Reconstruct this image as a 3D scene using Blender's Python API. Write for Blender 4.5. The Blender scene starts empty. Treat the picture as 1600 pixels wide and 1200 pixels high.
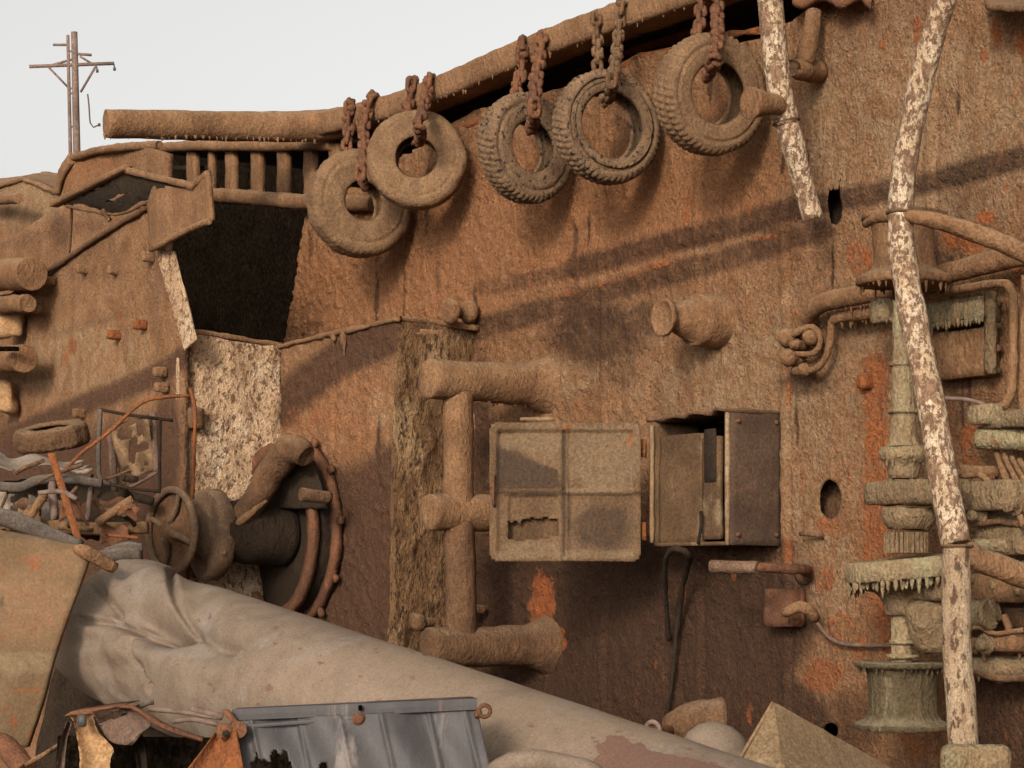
import bpy, math, random
import numpy as np
from mathutils import Vector

# ------------------------------------------------------------------ camera, sky, sun, exposure
random.seed(7); np.random.seed(7)
SC = bpy.context.scene
F = 3400.0            # focal length in photo pixels (1600 wide)
CX, HY = 800.0, 900.0  # principal column, horizon row
EYE = 1.7
PHI = math.radians(58)
FW = Vector((-math.sin(PHI), math.cos(PHI), 0)); RT = Vector((math.cos(PHI), math.sin(PHI), 0)); UP = Vector((0, 0, 1))
CAM = Vector((14.5*math.sin(PHI), -14.5*math.cos(PHI), EYE))
cd = bpy.data.cameras.new("camera"); cam = bpy.data.objects.new("camera", cd); SC.collection.objects.link(cam)
cam.location = CAM; cam.rotation_euler = (math.radians(90), 0, PHI)
cd.sensor_width = 36; cd.lens = F/1600*36; cd.shift_y = (HY-600)/1600; cd.clip_end = 3000; cd.clip_start = .1
SC.camera = cam

SUN = Vector((.85, -1.0, .46)).normalized()      # towards the sun
elev = math.asin(SUN.z); azim = math.atan2(SUN.x, SUN.y)
w = bpy.data.worlds.new("World"); SC.world = w; w.use_nodes = True
nt = w.node_tree; nt.nodes.clear()
wo = nt.nodes.new('ShaderNodeOutputWorld'); bg = nt.nodes.new('ShaderNodeBackground'); sk = nt.nodes.new('ShaderNodeTexSky')
hs = nt.nodes.new('ShaderNodeHueSaturation')
sk.sky_type = 'NISHITA'; sk.sun_disc = False; sk.sun_elevation = elev; sk.sun_rotation = azim
sk.air_density = 1.0; sk.dust_density = 4.0; sk.ozone_density = 1.0; sk.altitude = 0
hs.inputs['Saturation'].default_value = .05
nt.links.new(sk.outputs[0], hs.inputs['Color']); mx = nt.nodes.new('ShaderNodeMix'); mx.data_type = 'RGBA'; mx.blend_type = 'MULTIPLY'; mx.inputs[0].default_value = 1; mx.inputs[7].default_value = (1, .985, .965, 1)
nt.links.new(hs.outputs[0], mx.inputs[6]); nt.links.new(mx.outputs[2], bg.inputs[0]); nt.links.new(bg.outputs[0], wo.inputs[0])
bg.inputs[1].default_value = .138
sl = bpy.data.lights.new("sun", 'SUN'); sl.energy = 1.85; sl.angle = math.radians(9.0); sl.color = (1, .86, .70)
so = bpy.data.objects.new("sun", sl); SC.collection.objects.link(so); so.location = (20, -20, 20)
so.rotation_euler = SUN.to_track_quat('Z', 'Y').to_euler()
SC.view_settings.view_transform = 'Standard'; SC.view_settings.look = 'None'; SC.view_settings.gamma = 1
SC.view_settings.exposure = 0.50

# ------------------------------------------------------------------ where a photo point lies in the place
def ray(px, py): return FW + RT*((px-CX)/F) + UP*((HY-py)/F)
def D(px, py, d=0.0):                 # on the plane parallel to the deck, d metres out from it
    r = ray(px, py); t = (-d-CAM.y)/r.y; return CAM + r*t
def P(px, py, Y): return CAM + ray(px, py)*Y       # at distance Y in front of the camera
def depth(p): return (Vector(p)-CAM).dot(FW)
def pxm(p): return F/depth(p)                       # photo pixels per metre there
def d_at(s, px):                       # how far out from the deck the line at station s shows in column px
    k = (px-CX)/F; c, n = math.cos(PHI), math.sin(PHI)
    return (c*s-k*(14.5-n*s))/(n-k*c)
def project(V):
    Q = np.asarray(V, float)-np.array(CAM); dd = Q@np.array(FW)
    return CX+F*(Q@np.array(RT))/dd, HY-F*Q[:, 2]/dd
NRM = Vector((0, -1, 0))              # out of the deck

# ------------------------------------------------------------------ noise (numpy)
def _h(i, j, k, s):
    n = (i*374761393 + j*668265263 + k*2147483647 + s*144665) & 0xffffffff
    n = ((n ^ (n >> 13))*1274126177) & 0xffffffff
    n = ((n ^ (n >> 16))*2246822519) & 0xffffffff
    return ((n ^ (n >> 15)) & 0xffff)/65535.0
def vn(Pn, seed=0):
    Pn = np.asarray(Pn, float); I = np.floor(Pn).astype(np.int64); f = Pn-I; f = f*f*(3-2*f)
    r = 0
    for a in (0, 1):
        for b in (0, 1):
            for c in (0, 1):
                wgt = (f[:, 0] if a else 1-f[:, 0])*(f[:, 1] if b else 1-f[:, 1])*(f[:, 2] if c else 1-f[:, 2])
                r = r + wgt*_h(I[:, 0]+a, I[:, 1]+b, I[:, 2]+c, seed)
    return r*2-1
def fbm(Pn, sc, oct=3, seed=0):
    Pn = np.asarray(Pn, float)*sc; r = 0; a = 1; t = 0
    for o in range(oct): r = r+a*vn(Pn*(2.03**o)+o*17.3, seed+o); t += a; a *= .55
    return r/t

# ------------------------------------------------------------------ materials
def mud(name, a, b, rust=(.25, .088, .036), ramt=0.0, dark=(.05, .034, .024), damt=0.0, pale=(.46, .34, .24), pamt=0.0,
        bump=.6, sc=1.0, streak=2.0, rough=.95, attr=False, dust=0.0, fine=1.0, dist=.035, metal=0.0, spec=.15, mottle=0.0, warm=True, bright=(.36, .105, .030)):
    K = (.72, .68, .575) if warm else (.60, .575, .56); a = tuple(x*k for x, k in zip(a, K)); b = tuple(x*k for x, k in zip(b, K)); pale = tuple(x*k for x, k in zip(pale, K)); rust = tuple(x*.78 for x in rust); bright = tuple(x*.85 for x in bright); dark = tuple(x*.72 for x in dark)
    m = bpy.data.materials.new(name); m.use_nodes = True; t = m.node_tree; N = t.nodes; L = t.links
    N.clear(); out = N.new('ShaderNodeOutputMaterial'); bs = N.new('ShaderNodeBsdfPrincipled'); L.new(bs.outputs[0], out.inputs[0])
    bs.inputs['Roughness'].default_value = rough; bs.inputs['Metallic'].default_value = metal
    bs.inputs['Specular IOR Level'].default_value = spec
    tc = N.new('ShaderNodeTexCoord')
    def mapped(s3):
        mp = N.new('ShaderNodeMapping'); mp.inputs['Scale'].default_value = s3; L.new(tc.outputs['Object'], mp.inputs[0]); return mp.outputs[0]
    def noise(vec, s, det=5, ro=.6, dis=0):
        n = N.new('ShaderNodeTexNoise'); n.inputs['Scale'].default_value = s; n.inputs['Detail'].default_value = det
        n.inputs['Roughness'].default_value = ro; n.inputs['Distortion'].default_value = dis; L.new(vec, n.inputs['Vector']); return n.outputs['Fac']
    def ramp(v, lo, hi):
        r = N.new('ShaderNodeMapRange'); r.interpolation_type = 'SMOOTHSTEP'; r.inputs['From Min'].default_value = lo; r.inputs['From Max'].default_value = hi; L.new(v, r.inputs['Value']); return r.outputs[0]
    def math_(op, x, y):
        n = N.new('ShaderNodeMath'); n.operation = op
        for i, v in enumerate((x, y)):
            if isinstance(v, (int, float)): n.inputs[i].default_value = v
            else: L.new(v, n.inputs[i])
        return n.outputs[0]
    def mix(f, x, y, blend='MIX'):
        n = N.new('ShaderNodeMix'); n.data_type = 'RGBA'; n.blend_type = blend
        for i, v in ((0, f), (6, x), (7, y)):
            if isinstance(v, (int, float)): n.inputs[i].default_value = v
            elif isinstance(v, tuple): n.inputs[i].default_value = (*v, 1)
            else: L.new(v, n.inputs[i])
        return n.outputs[2]
    vs = mapped((1, 1, 1/streak)); vi = mapped((1, 1, 1))
    nA = noise(vs, 22*sc, 6, .65, .3); nB = noise(vi, 3.1*sc, 6, .6, .5); nC = noise(vi, 70*sc, 3, .6); nD = noise(vs, 6.3*sc, 8, .65, .8)
    nE = noise(vs, 2.2*sc, 7, .7, .3); nL = noise(mapped((1, 1, 1 if streak < 1.5 else .62)), 36*sc, 3, .55, .6); nS = noise(mapped((1, 1, .12)), 30*sc, 4, .6)
    col = mix(ramp(nB, .35, .65), a, b)
    col = mix(math_('MULTIPLY', ramp(nS, .5, .75), max(0, min(.28, (streak-1.25)*.3))), col, b)
    if mottle:
        nM = noise(vi, 1.3*sc, 7, .68, 1.2); nM2 = noise(mapped((1, 1, .7)), 2.6*sc, 7, .7, .8)
        col = mix(math_('MULTIPLY', ramp(nM, .50, .72), mottle), col, (.155, .082, .046)); col = mix(math_('MULTIPLY', ramp(nM2, .54, .70), mottle*.8), col, (.27, .125, .056))
    if pamt: col = mix(ramp(nE, .62-.3*pamt, .72-.3*pamt), col, pale)
    if attr:
        at = {}
        for k in ('dark', 'rust', 'warm', 'pale'):
            n = N.new('ShaderNodeAttribute'); n.attribute_name = k; at[k] = n.outputs['Fac']
        def broken(k, src, amp, lo, hi): return ramp(math_('ADD', at[k], math_('MULTIPLY', math_('SUBTRACT', src, .5), amp)), lo, hi)
        col = mix(math_('MULTIPLY', broken('warm', nD, 1.2, .1, .9), .8), col, attr[0])
        col = mix(math_('MULTIPLY', broken('pale', nD, 1.6, .2, .8), .85), col, pale)
        col = mix(math_('MULTIPLY', broken('dark', math_('ADD', math_('MULTIPLY', nA, .45), math_('MULTIPLY', nD, .55)), 1.5, .05, 1.0), .93), col, dark)
        col = mix(math_('MULTIPLY', broken('rust', math_('ADD', math_('MULTIPLY', nD, .6), math_('MULTIPLY', nA, .4)), 3.4, .38, .85), .85), col, mix(ramp(nB, .3, .7), rust, bright))
    col = mix(math_('MULTIPLY', ramp(nL, .60, .34), .55*min(1, fine)), col, mix(.45, col, dark))
    if ramt: col = mix(ramp(nD, .70-.3*ramt, .78-.3*ramt), col, rust)
    if damt: col = mix(ramp(nA, .74-.32*damt, .84-.32*damt), col, dark)
    if dust:
        g = N.new('ShaderNodeNewGeometry'); sx = N.new('ShaderNodeSeparateXYZ'); L.new(g.outputs['Normal'], sx.inputs[0])
        du = ramp(math_('ADD', sx.outputs['Z'], math_('MULTIPLY', math_('SUBTRACT', nA, .5), .8)), .35, .95)
        col = mix(math_('MULTIPLY', du, dust), col, pale)
    sp = N.new('ShaderNodeMapRange'); sp.inputs['From Min'].default_value = .3; sp.inputs['From Max'].default_value = .7
    sp.inputs['To Min'].default_value = 1-.34*fine; sp.inputs['To Max'].default_value = 1+.30*fine; L.new(nC, sp.inputs['Value'])
    mm = N.new('ShaderNodeVectorMath'); mm.operation = 'SCALE'; L.new(col, mm.inputs[0]); L.new(sp.outputs[0], mm.inputs['Scale'])
    L.new(mm.outputs[0], bs.inputs['Base Color'])
    if bump:
        h = math_('ADD', math_('MULTIPLY', nA, 1.0), math_('ADD', math_('ADD', math_('MULTIPLY', nC, .4*fine), math_('MULTIPLY', nL, .9*fine)), math_('MULTIPLY', nD, .5)))
        bp = N.new('ShaderNodeBump'); bp.inputs['Strength'].default_value = bump; bp.inputs['Distance'].default_value = dist
        L.new(h, bp.inputs['Height']); L.new(bp.outputs[0], bs.inputs['Normal'])
    return m

TAN = (.345, .195, .112); BRN = (.215, .118, .068); PAL = (.43, .30, .205)
M = {}
M['deck'] = mud('mud_on_deck', streak=1.0, a=(.345, .190, .110), b=(.255, .130, .070), mottle=.6, attr=((.255, .112, .048),), dark=(.062, .031, .018), pale=(.38, .26, .172), bump=.9, dist=.03, ramt=.05, damt=.05)
M['deckb'] = mud('mud_on_deckhouse', (.35, .20, .117), (.25, .132, .073), streak=1.3, mottle=.6, attr=((.255, .112, .048),), dark=(.095, .046, .026), pale=(.42, .29, .19), bump=.8, dist=.03, damt=.06)
M['crust'] = mud('mud_crust', (.32, .182, .105), (.215, .115, .064), bump=.8, dist=.018, mottle=.5, damt=.08, dust=.3)
M['crustd'] = mud('mud_crust_brown', (.20, .112, .066), (.13, .072, .043), bump=.8, dist=.018, mottle=.4, damt=.12, ramt=.1, dust=.25)
M['cream'] = mud('cream_mud', (.80, .56, .40), (.60, .40, .27), dark=(.24, .14, .078), damt=.74, pale=(.80, .62, .48), pamt=.3, bump=1.0, dist=.03, streak=1.25, sc=1.35, ramt=.12, rust=(.30, .16, .085))
M['drip'] = mud('dripping_mud', (.30, .175, .095), (.20, .108, .058), dark=(.085, .048, .027), damt=.70, pale=(.44, .295, .175), pamt=.35, bump=1.0, dist=.035, streak=2.2, sc=1.5)
M['black'] = mud('shade_black', (.008, .0055, .0035), (.004, .003, .002), bump=.4, spec=0)  # near-black colour standing in for the shade deep inside openings
M['hollow'] = mud('dark_brown', (.045, .030, .020), (.028, .019, .014), bump=.5)  # for hollows, undersides and dark fittings
M['orange'] = mud('orange_rust', (.34, .12, .045), (.22, .085, .04), dark=(.07, .04, .028), damt=.2, bump=.6)
M['rod'] = mud('rusty_rod', (.30, .105, .04), (.20, .08, .04), bump=.3)
M['green'] = mud('pale_green_paint', (.38, .29, .188), (.30, .21, .132), rust=(.25, .12, .06), ramt=.42, dark=(.10, .07, .05), damt=.3, pale=(.375, .322, .212), pamt=.48, bump=.7, dust=.4)
M['greend'] = mud('muddy_green_paint', (.33, .232, .148), (.24, .165, .105), rust=(.25, .10, .05), ramt=.25, dark=(.07, .05, .035), damt=.35, pale=(.31, .27, .175), pamt=.25, bump=.8, dust=.5)
M['peel'] = mud('peeling_white_paint', (.80, .67, .55), (.60, .44, .31), rust=(.30, .18, .105), ramt=.72, dark=(.20, .115, .07), damt=.85, bump=.8, dist=.012, sc=2.2, streak=1.5)
M['peeld'] = mud('worn_white_paint', (.50, .385, .285), (.38, .27, .19), rust=(.27, .165, .10), ramt=.6, dark=(.12, .07, .042), damt=.72, pale=(.55, .45, .36), pamt=.4, bump=.8, dist=.012, sc=1.6, streak=2.5)
M['tube'] = mud('chalky_grey_paint', warm=False, ramt=.16, mottle=.12, pamt=.25, damt=.34, a=(.325, .250, .183), b=(.262, .198, .143), attr=((.235, .165, .11),), rust=(.15, .078, .058), bright=(.17, .085, .06), dark=(.10, .075, .058), pale=(.34, .285, .235), bump=.4, dist=.010, fine=.6, sc=1.6, streak=1.2)
M['plate'] = mud('sandy_plate', (.50, .315, .178), (.41, .235, .125), rust=(.25, .10, .05), ramt=.36, pale=(.46, .33, .215), pamt=.35, bump=.35, dist=.012, streak=1)
M['steel'] = mud('galvanised_steel', (.085, .074, .070), (.055, .048, .048), pale=(.24, .205, .18), pamt=.36, rust=(.15, .09, .065), ramt=.3, bump=.25, dist=.006, streak=22, sc=1.6, rough=.6, spec=.4, fine=.5, warm=False)
M['rust'] = mud('brown_rust', (.23, .105, .058), (.15, .072, .048), rust=(.30, .14, .085), ramt=.3, dark=(.07, .04, .03), damt=.2, bump=.7, dist=.015)
M['purple'] = mud('dull_purple_primer', (.205, .135, .112), (.155, .098, .078), dark=(.07, .045, .036), damt=.2, pale=(.28, .2, .16), pamt=.15, bump=.4, dist=.01, streak=1.5)
M['door'] = mud('dusty_door_paint', (.215, .136, .085), (.155, .094, .058), attr=((.22, .13, .07),), dark=(.075, .047, .030), pale=(.235, .162, .108), bump=.7, dist=.014, streak=1.6, ramt=.1)
M['lockside'] = mud('locker_purple_brown', (.120, .078, .058), (.080, .050, .037), rust=(.2, .1, .06), ramt=.25, dark=(.05, .035, .028), damt=.4, mottle=.3, bump=.4, dist=.01, streak=1.5)
M['grip'] = mud('pinkish_brown_grip', (.24, .15, .11), (.17, .105, .075), bump=.5)
M['tanplate'] = mud('sandy_plate_streaked', (.265, .182, .118), (.215, .138, .084), attr=((.24, .135, .072),), rust=(.25, .10, .05), ramt=.2, pale=(.34, .25, .17), pamt=.3, dark=(.11, .085, .05), bump=.4, dist=.012, streak=.5, fine=.55)
M['wedge'] = mud('dull_tan_sheet', (.27, .19, .122), (.215, .145, .09), rust=(.2, .1, .05), ramt=.3, dark=(.1, .065, .04), damt=.2, pale=(.34, .25, .17), pamt=.2, bump=.35, dist=.01, streak=1)
M['beige'] = mud('dusty_beige_paint', (.34, .222, .138), (.24, .15, .092), dark=(.11, .073, .046), damt=.35, pale=(.40, .30, .20), pamt=.3, rust=(.30, .15, .07), ramt=.12, bump=.45, dist=.012, streak=1.6)
M['olive'] = mud('olive_brown_paint', (.165, .100, .058), (.105, .063, .037), mottle=.35, dark=(.06, .04, .03), damt=.2, pale=(.27, .2, .13), pamt=.2, ramt=.1, bump=.4, dist=.01, streak=2)
M['tyre'] = mud('muddy_rubber', (.285, .175, .105), (.205, .122, .074), dark=(.055, .042, .035), damt=.34, pale=(.36, .24, .16), pamt=.1, bump=.6, dist=.012, sc=1.3, streak=1)
M['tyred'] = mud('worn_black_rubber', (.28, .18, .115), (.20, .125, .08), dark=(.022, .021, .021), damt=.62, bump=.6, dist=.012, sc=1.3, streak=1)
M['greypipe'] = mud('grey_pipe', (.17, .138, .108), (.115, .09, .072), rust=(.2, .12, .08), ramt=.3, bump=.4, dist=.01, pale=(.33, .29, .25), dust=.4, warm=False)
M['white'] = mud('faded_white_sheet', (.46, .37, .29), (.30, .23, .17), dark=(.2, .14, .1), damt=.15, bump=.25, dist=.01, streak=1, warm=False)
M['mast'] = mud('weathered_pole', (.33, .235, .185), (.22, .15, .115), bump=.2, sc=.3, warm=False)
M['drum'] = mud('dark_green_brown_paint', (.14, .108, .066), (.10, .073, .046), rust=(.2, .09, .05), ramt=.2, dark=(.05, .037, .026), damt=.3, pale=(.30, .25, .18), pamt=.12, bump=.7, streak=5, dust=.8)
M['wheel'] = mud('dull_brown_iron', (.21, .135, .09), (.13, .083, .058), dark=(.06, .04, .03), damt=.2, pale=(.33, .23, .17), pamt=.15, bump=.6, dist=.012, dust=.3)
M['ground'] = mud('dried_mud_ground', (.25, .16, .10), (.18, .11, .07), bump=1, dist=.05, sc=.4, streak=1)

# ------------------------------------------------------------------ mesh building
def mesh_obj(name, V, Fc, mat, parent=None, crust=None, attrs=None, flat=False):
    V = np.asarray(V, float)
    if crust:
        me0 = bpy.data.meshes.new('tmp'); me0.from_pydata(V.tolist(), [], Fc); me0.update()
        nr = np.zeros(len(V)*3); me0.vertices.foreach_get('normal', nr); nr = nr.reshape(-1, 3)
        amp, sc = crust[0], crust[1]; st = crust[2] if len(crust) > 2 else 1.0
        Q = V*np.array([1, 1, 1/st])
        V = V+nr*(amp*(fbm(Q, sc, 3, int(abs(V[0, 0]*97)) % 50)))[:, None]
        bpy.data.meshes.remove(me0)
    og = np.array(parent['_o']) if parent is not None else np.array([V[:, 0].mean(), V[:, 1].mean(), V[:, 2].min()])
    V = V-og
    me = bpy.data.meshes.new(name); me.from_pydata(V.tolist(), [], Fc); me.update()
    if not flat: me.polygons.foreach_set('use_smooth', [True]*len(me.polygons))
    if attrs:
        for k, v in attrs.items():
            a = me.attributes.new(k, 'FLOAT', 'POINT'); a.data.foreach_set('value', np.ascontiguousarray(v, dtype=np.float32))
    me.materials.append(mat)
    o = bpy.data.objects.new(name, me); SC.collection.objects.link(o)
    o['_o'] = og.tolist()
    if parent is not None: o.parent = parent
    else: o.location = og
    return o
def thing(name, label, cat, loc, group=None):
    o = bpy.data.objects.new(name, None); SC.collection.objects.link(o); o.location = Vector(loc); o['_o'] = list(loc)
    o.empty_display_size = .2
    o['label'] = label; o['category'] = cat
    if group: o['group'] = group
    return o
def tag(o, label, cat, group=None):
    o['label'] = label; o['category'] = cat
    if group: o['group'] = group
    return o

def catmull(pts, step):
    pts = [Vector(p) for p in pts]
    if len(pts) == 2:
        n = max(1, int((pts[1]-pts[0]).length/step)); return [pts[0].lerp(pts[1], i/n) for i in range(n+1)]
    out = []; E = [pts[0]*2-pts[1]]+pts+[pts[-1]*2-pts[-2]]
    for i in range(1, len(E)-2):
        a, b, c, d = E[i-1], E[i], E[i+1], E[i+2]; n = max(1, int((c-b).length/step))
        for k in range(n):
            t = k/n
            out.append(.5*((2*b)+(c-a)*t+(2*a-5*b+4*c-d)*t*t+(3*b-a-3*c+d)*t**3))
    out.append(pts[-1]); return out

class MB:
    def __init__(s): s.V = []; s.F = []
    def add(s, V, Fc):
        o = len(s.V); s.V += [tuple(v) for v in V]; s.F += [tuple(i+o for i in f) for f in Fc]
    def grid(s, rows, closed=False):
        n = len(rows[0]); V = [v for r in rows for v in r]; Fc = []
        for i in range(len(rows)-1):
            for j in range(n if closed else n-1):
                k = (j+1) % n; Fc.append((i*n+j, i*n+k, (i+1)*n+k, (i+1)*n+j))
        s.add(V, Fc)
    def tube(s, pts, r, n=16, step=.03, cap=True, straight=False, hollow=0, flatten=None):
        pts = [Vector(p) for p in pts]
        path = catmull(pts, step) if not straight else sum([catmull([pts[i], pts[i+1]], step)[(0 if i == 0 else 1):] for i in range(len(pts)-1)], [])
        if isinstance(r, (int, float)): rs = [r]*len(path)
        else:
            cum = [0]
            for i in range(len(pts)-1): cum.append(cum[-1]+(pts[i+1]-pts[i]).length)
            c2 = [0]
            for i in range(len(path)-1): c2.append(c2[-1]+(path[i+1]-path[i]).length)
            rs = np.interp(np.array(c2)/c2[-1], np.array(cum)/cum[-1], r).tolist()
        t0 = (path[1]-path[0]).normalized(); u = t0.cross(UP)
        if u.length < .1: u = t0.cross(RT)
        u.normalize(); rows = []
        for i, p in enumerate(path):
            t = (path[min(i+1, len(path)-1)]-path[max(i-1, 0)]).normalized()
            u = (u-t*u.dot(t)).normalized(); v = t.cross(u)
            fl = flatten or 1
            rows.append([p+(u*math.cos(2*math.pi*k/n)+v*math.sin(2*math.pi*k/n)*fl)*rs[i] for k in range(n)])
        def inner(row, q, c): return [c+(v-c)*q for v in row]
        if cap:
            a = rows[0]; ca = path[0]; b = rows[-1]; cb = path[-1]
            rows = [inner(a, .02, ca), inner(a, .5, ca), inner(a, .93, ca)]+rows+[inner(b, .93, cb), inner(b, .5, cb), inner(b, .02, cb)]
        if hollow:
            b = rows[-1]; cb = path[-1]; rows += [inner(b, 1-hollow, cb)]
            tt = (path[-1]-path[-2]).normalized(); rows += [[v-tt*rs[-1]*3 for v in rows[-1]], [cb-tt*rs[-1]*3+(v-cb)*.02 for v in rows[-1]]]
        s.grid(rows, True); return path
    def lathe(s, c, ax, prof, n=40, step=.04, squash=None):
        c = Vector(c); ax = Vector(ax).normalized(); u = ax.cross(UP)
        if u.length < .1: u = RT.copy(); u = (u-ax*u.dot(ax))
        u.normalize(); v = ax.cross(u); pr = [prof[0]]
        for a, b in zip(prof, prof[1:]):
            k = max(1, int(math.hypot(b[0]-a[0], b[1]-a[1])/step)); pr += [(a[0]+(b[0]-a[0])*i/k, a[1]+(b[1]-a[1])*i/k) for i in range(1, k+1)]
        s.grid([[c+ax*t+(u*math.cos(2*math.pi*k/n)+v*math.sin(2*math.pi*k/n))*max(r, .001) for k in range(n)] for t, r in pr], True)
    def box(s, c, ax, ay, az, cell=.05, r=.012):      # half-extent vectors
        c, ax, ay, az = (Vector(q) for q in (c, ax, ay, az)); L = [ax.length, ay.length, az.length]
        E = [ax/L[0], ay/L[1], az/L[2]]; nn = [max(2, int(2*l/cell)) for l in L]; key = {}; V = []; Fc = []
        r = min(r, min(L)*.9)
        def vid(i, j, k):
            if (i, j, k) not in key:
                q = [(-1+2*a/b)*l for a, b, l in zip((i, j, k), nn, L)]
                inn = [max(-l+r, min(l-r, x)) for x, l in zip(q, L)]; dv = Vector([a-b for a, b in zip(q, inn)])
                if dv.length > 1e-9: dv = dv.normalized()*r
                q = [a+b for a, b in zip(inn, dv)]
                key[(i, j, k)] = len(V); V.append(c+E[0]*q[0]+E[1]*q[1]+E[2]*q[2])
            return key[(i, j, k)]
        for d in range(3):
            a, b = (d+1) % 3, (d+2) % 3
            for side in (0, nn[d]):
                for i in range(nn[a]):
                    for j in range(nn[b]):
                        def I(x, y):
                            t = [0, 0, 0]; t[d] = side; t[a] = x; t[b] = y; return vid(*t)
                        q = [I(i, j), I(i+1, j), I(i+1, j+1), I(i, j+1)]
                        Fc.append(tuple(q if side else q[::-1]))
        s.add(V, Fc)
    def bar(s, a, b, wv, tv, cell=.04, r=.008):          # box along a-b with half vectors
        a, b = Vector(a), Vector(b); s.box((a+b)/2, (b-a)/2, wv, tv, cell, r)
    def plate(s, c00, c10, c11, c01, th, cell=.04, hole=None, warp=None):    # th: thickness vector (towards the back)
        c00, c10, c11, c01, th = (Vector(q) for q in (c00, c10, c11, c01, th))
        nu = max(2, int(max((c10-c00).length, (c11-c01).length)/cell)); nv = max(2, int(max((c01-c00).length, (c11-c10).length)/cell))
        used = np.ones((nu, nv), bool)
        if hole:
            for i in range(nu):
                for j in range(nv): used[i, j] = not hole((i+.5)/nu, (j+.5)/nv)
        key = {}; V = []; Fc = []
        def vid(i, j, k):
            if (i, j, k) not in key:
                u, v = i/nu, j/nv; p = (c00*(1-u)+c10*u)*(1-v)+(c01*(1-u)+c11*u)*v
                if warp: p = p+warp(u, v)
                key[(i, j, k)] = len(V); V.append(p+th*k)
            return key[(i, j, k)]
        for i in range(nu):
            for j in range(nv):
                if not used[i, j]: continue
                q = [(i, j), (i+1, j), (i+1, j+1), (i, j+1)]
                Fc.append(tuple(vid(x, y, 0) for x, y in q)); Fc.append(tuple(vid(x, y, 1) for x, y in q[::-1]))
                for (di, dj), (e0, e1) in (((0, -1), (0, 1)), ((1, 0), (1, 2)), ((0, 1), (2, 3)), ((-1, 0), (3, 0))):
                    x, y = i+di, j+dj
                    if not (0 <= x < nu and 0 <= y < nv and used[x, y]):
                        A, B = q[e0], q[e1]; Fc.append((vid(*B, 0), vid(*A, 0), vid(*A, 1), vid(*B, 1)))
        s.add(V, Fc)
    def drips(s, a, b, n, ln, r, seed=1, out=None):       # mud icicles hanging along a-b
        rnd = random.Random(seed); a, b = Vector(a), Vector(b)
        for i in range(n):
            if math.sin(i*1.7+seed)*rnd.random() > .25: continue
            p = a.lerp(b, (i+rnd.random())/n)+(out*rnd.uniform(-1, 1) if out else Vector((0, 0, 0))); l = ln*.8*rnd.uniform(.1, 1.0)**1.3+.008; q = r*.75*rnd.uniform(.6, 1.3)
            s.tube([p+UP*q*1.2, p-UP*l*.4, p-UP*l], [q*1.3, q*.8, q*.2], n=7, step=l*.3, cap=True)
    def sweep(s, pts, sec, nv, step=.04):                 # section (a,b): a along nv, b along the in-plane perpendicular
        path = catmull(pts, step); rows = []; nv = Vector(nv); k = []
        m = len(sec)
        for i in range(m):
            a, b = sec[i], sec[(i+1) % m]; q = max(1, int(math.hypot(b[0]-a[0], b[1]-a[1])/step)); k += [(a[0]+(b[0]-a[0])*j/q, a[1]+(b[1]-a[1])*j/q) for j in range(q)]
        for i, p in enumerate(path):
            t = (path[min(i+1, len(path)-1)]-path[max(i-1, 0)]).normalized(); w_ = t.cross(nv).normalized()
            if w_.z < 0: w_ = -w_
            rows.append([p+nv*a+w_*b for a, b in k])
        def inn(row, q):
            c = sum((Vector(v) for v in row), Vector((0, 0, 0)))/len(row); return [c+(v-c)*q for v in row]
        s.grid([inn(rows[0], .02), inn(rows[0], .6)]+rows+[inn(rows[-1], .6), inn(rows[-1], .02)], True)
    def torus(s, c, ax, R, r, n=48, m=12, stretch=None, e=None):
        c = Vector(c); ax = Vector(ax).normalized(); u = Vector(e) if e else (ax.cross(UP) if ax.cross(UP).length > .1 else RT.copy())
        u = (u-ax*u.dot(ax)).normalized(); v = ax.cross(u); rows = []
        for i in range(n):
            a = 2*math.pi*i/n; dr = u*math.cos(a)+v*math.sin(a); cc = c+dr*R+(u*(stretch*(1 if math.cos(a) > 0 else -1)) if stretch else Vector((0, 0, 0)))
            rows.append([cc+dr*r*math.cos(2*math.pi*j/m)+ax*r*math.sin(2*math.pi*j/m) for j in range(m)])
        rows.append(rows[0]); s.grid(rows, True)
    def build(s, name, mat, parent=None, crust=None, flat=False): return mesh_obj(name, s.V, s.F, mat, parent, crust, None, flat)

# ------------------------------------------------------------------ large mud-covered sheets with rust, marks and painted-in shade, cut to an outline
def paint(o, strokes):                    # rust plus dark, warm and pale marks, on any mesh
    me = o.data; v = np.zeros(len(me.vertices)*3); me.vertices.foreach_get('co', v); v = v.reshape(-1, 3)+np.array(list(o['_o']))
    px, py = project(v)
    for k in ('dark', 'rust', 'warm', 'pale'):
        a = me.attributes.new(k, 'FLOAT', 'POINT'); a.data.foreach_set('value', np.ascontiguousarray(stroke_val(px, py, strokes.get(k, [])), dtype=np.float32))
    return o
def inpoly(x, y, poly):
    r = np.zeros(len(x), bool); n = len(poly)
    for i in range(n):
        x0, y0 = poly[i]; x1, y1 = poly[(i+1) % n]
        c = ((y0 > y) != (y1 > y)); xi = (x1-x0)*(y-y0)/((y1-y0) if y1 != y0 else 1e-9)+x0; r ^= c & (x < xi)
    return r
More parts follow.
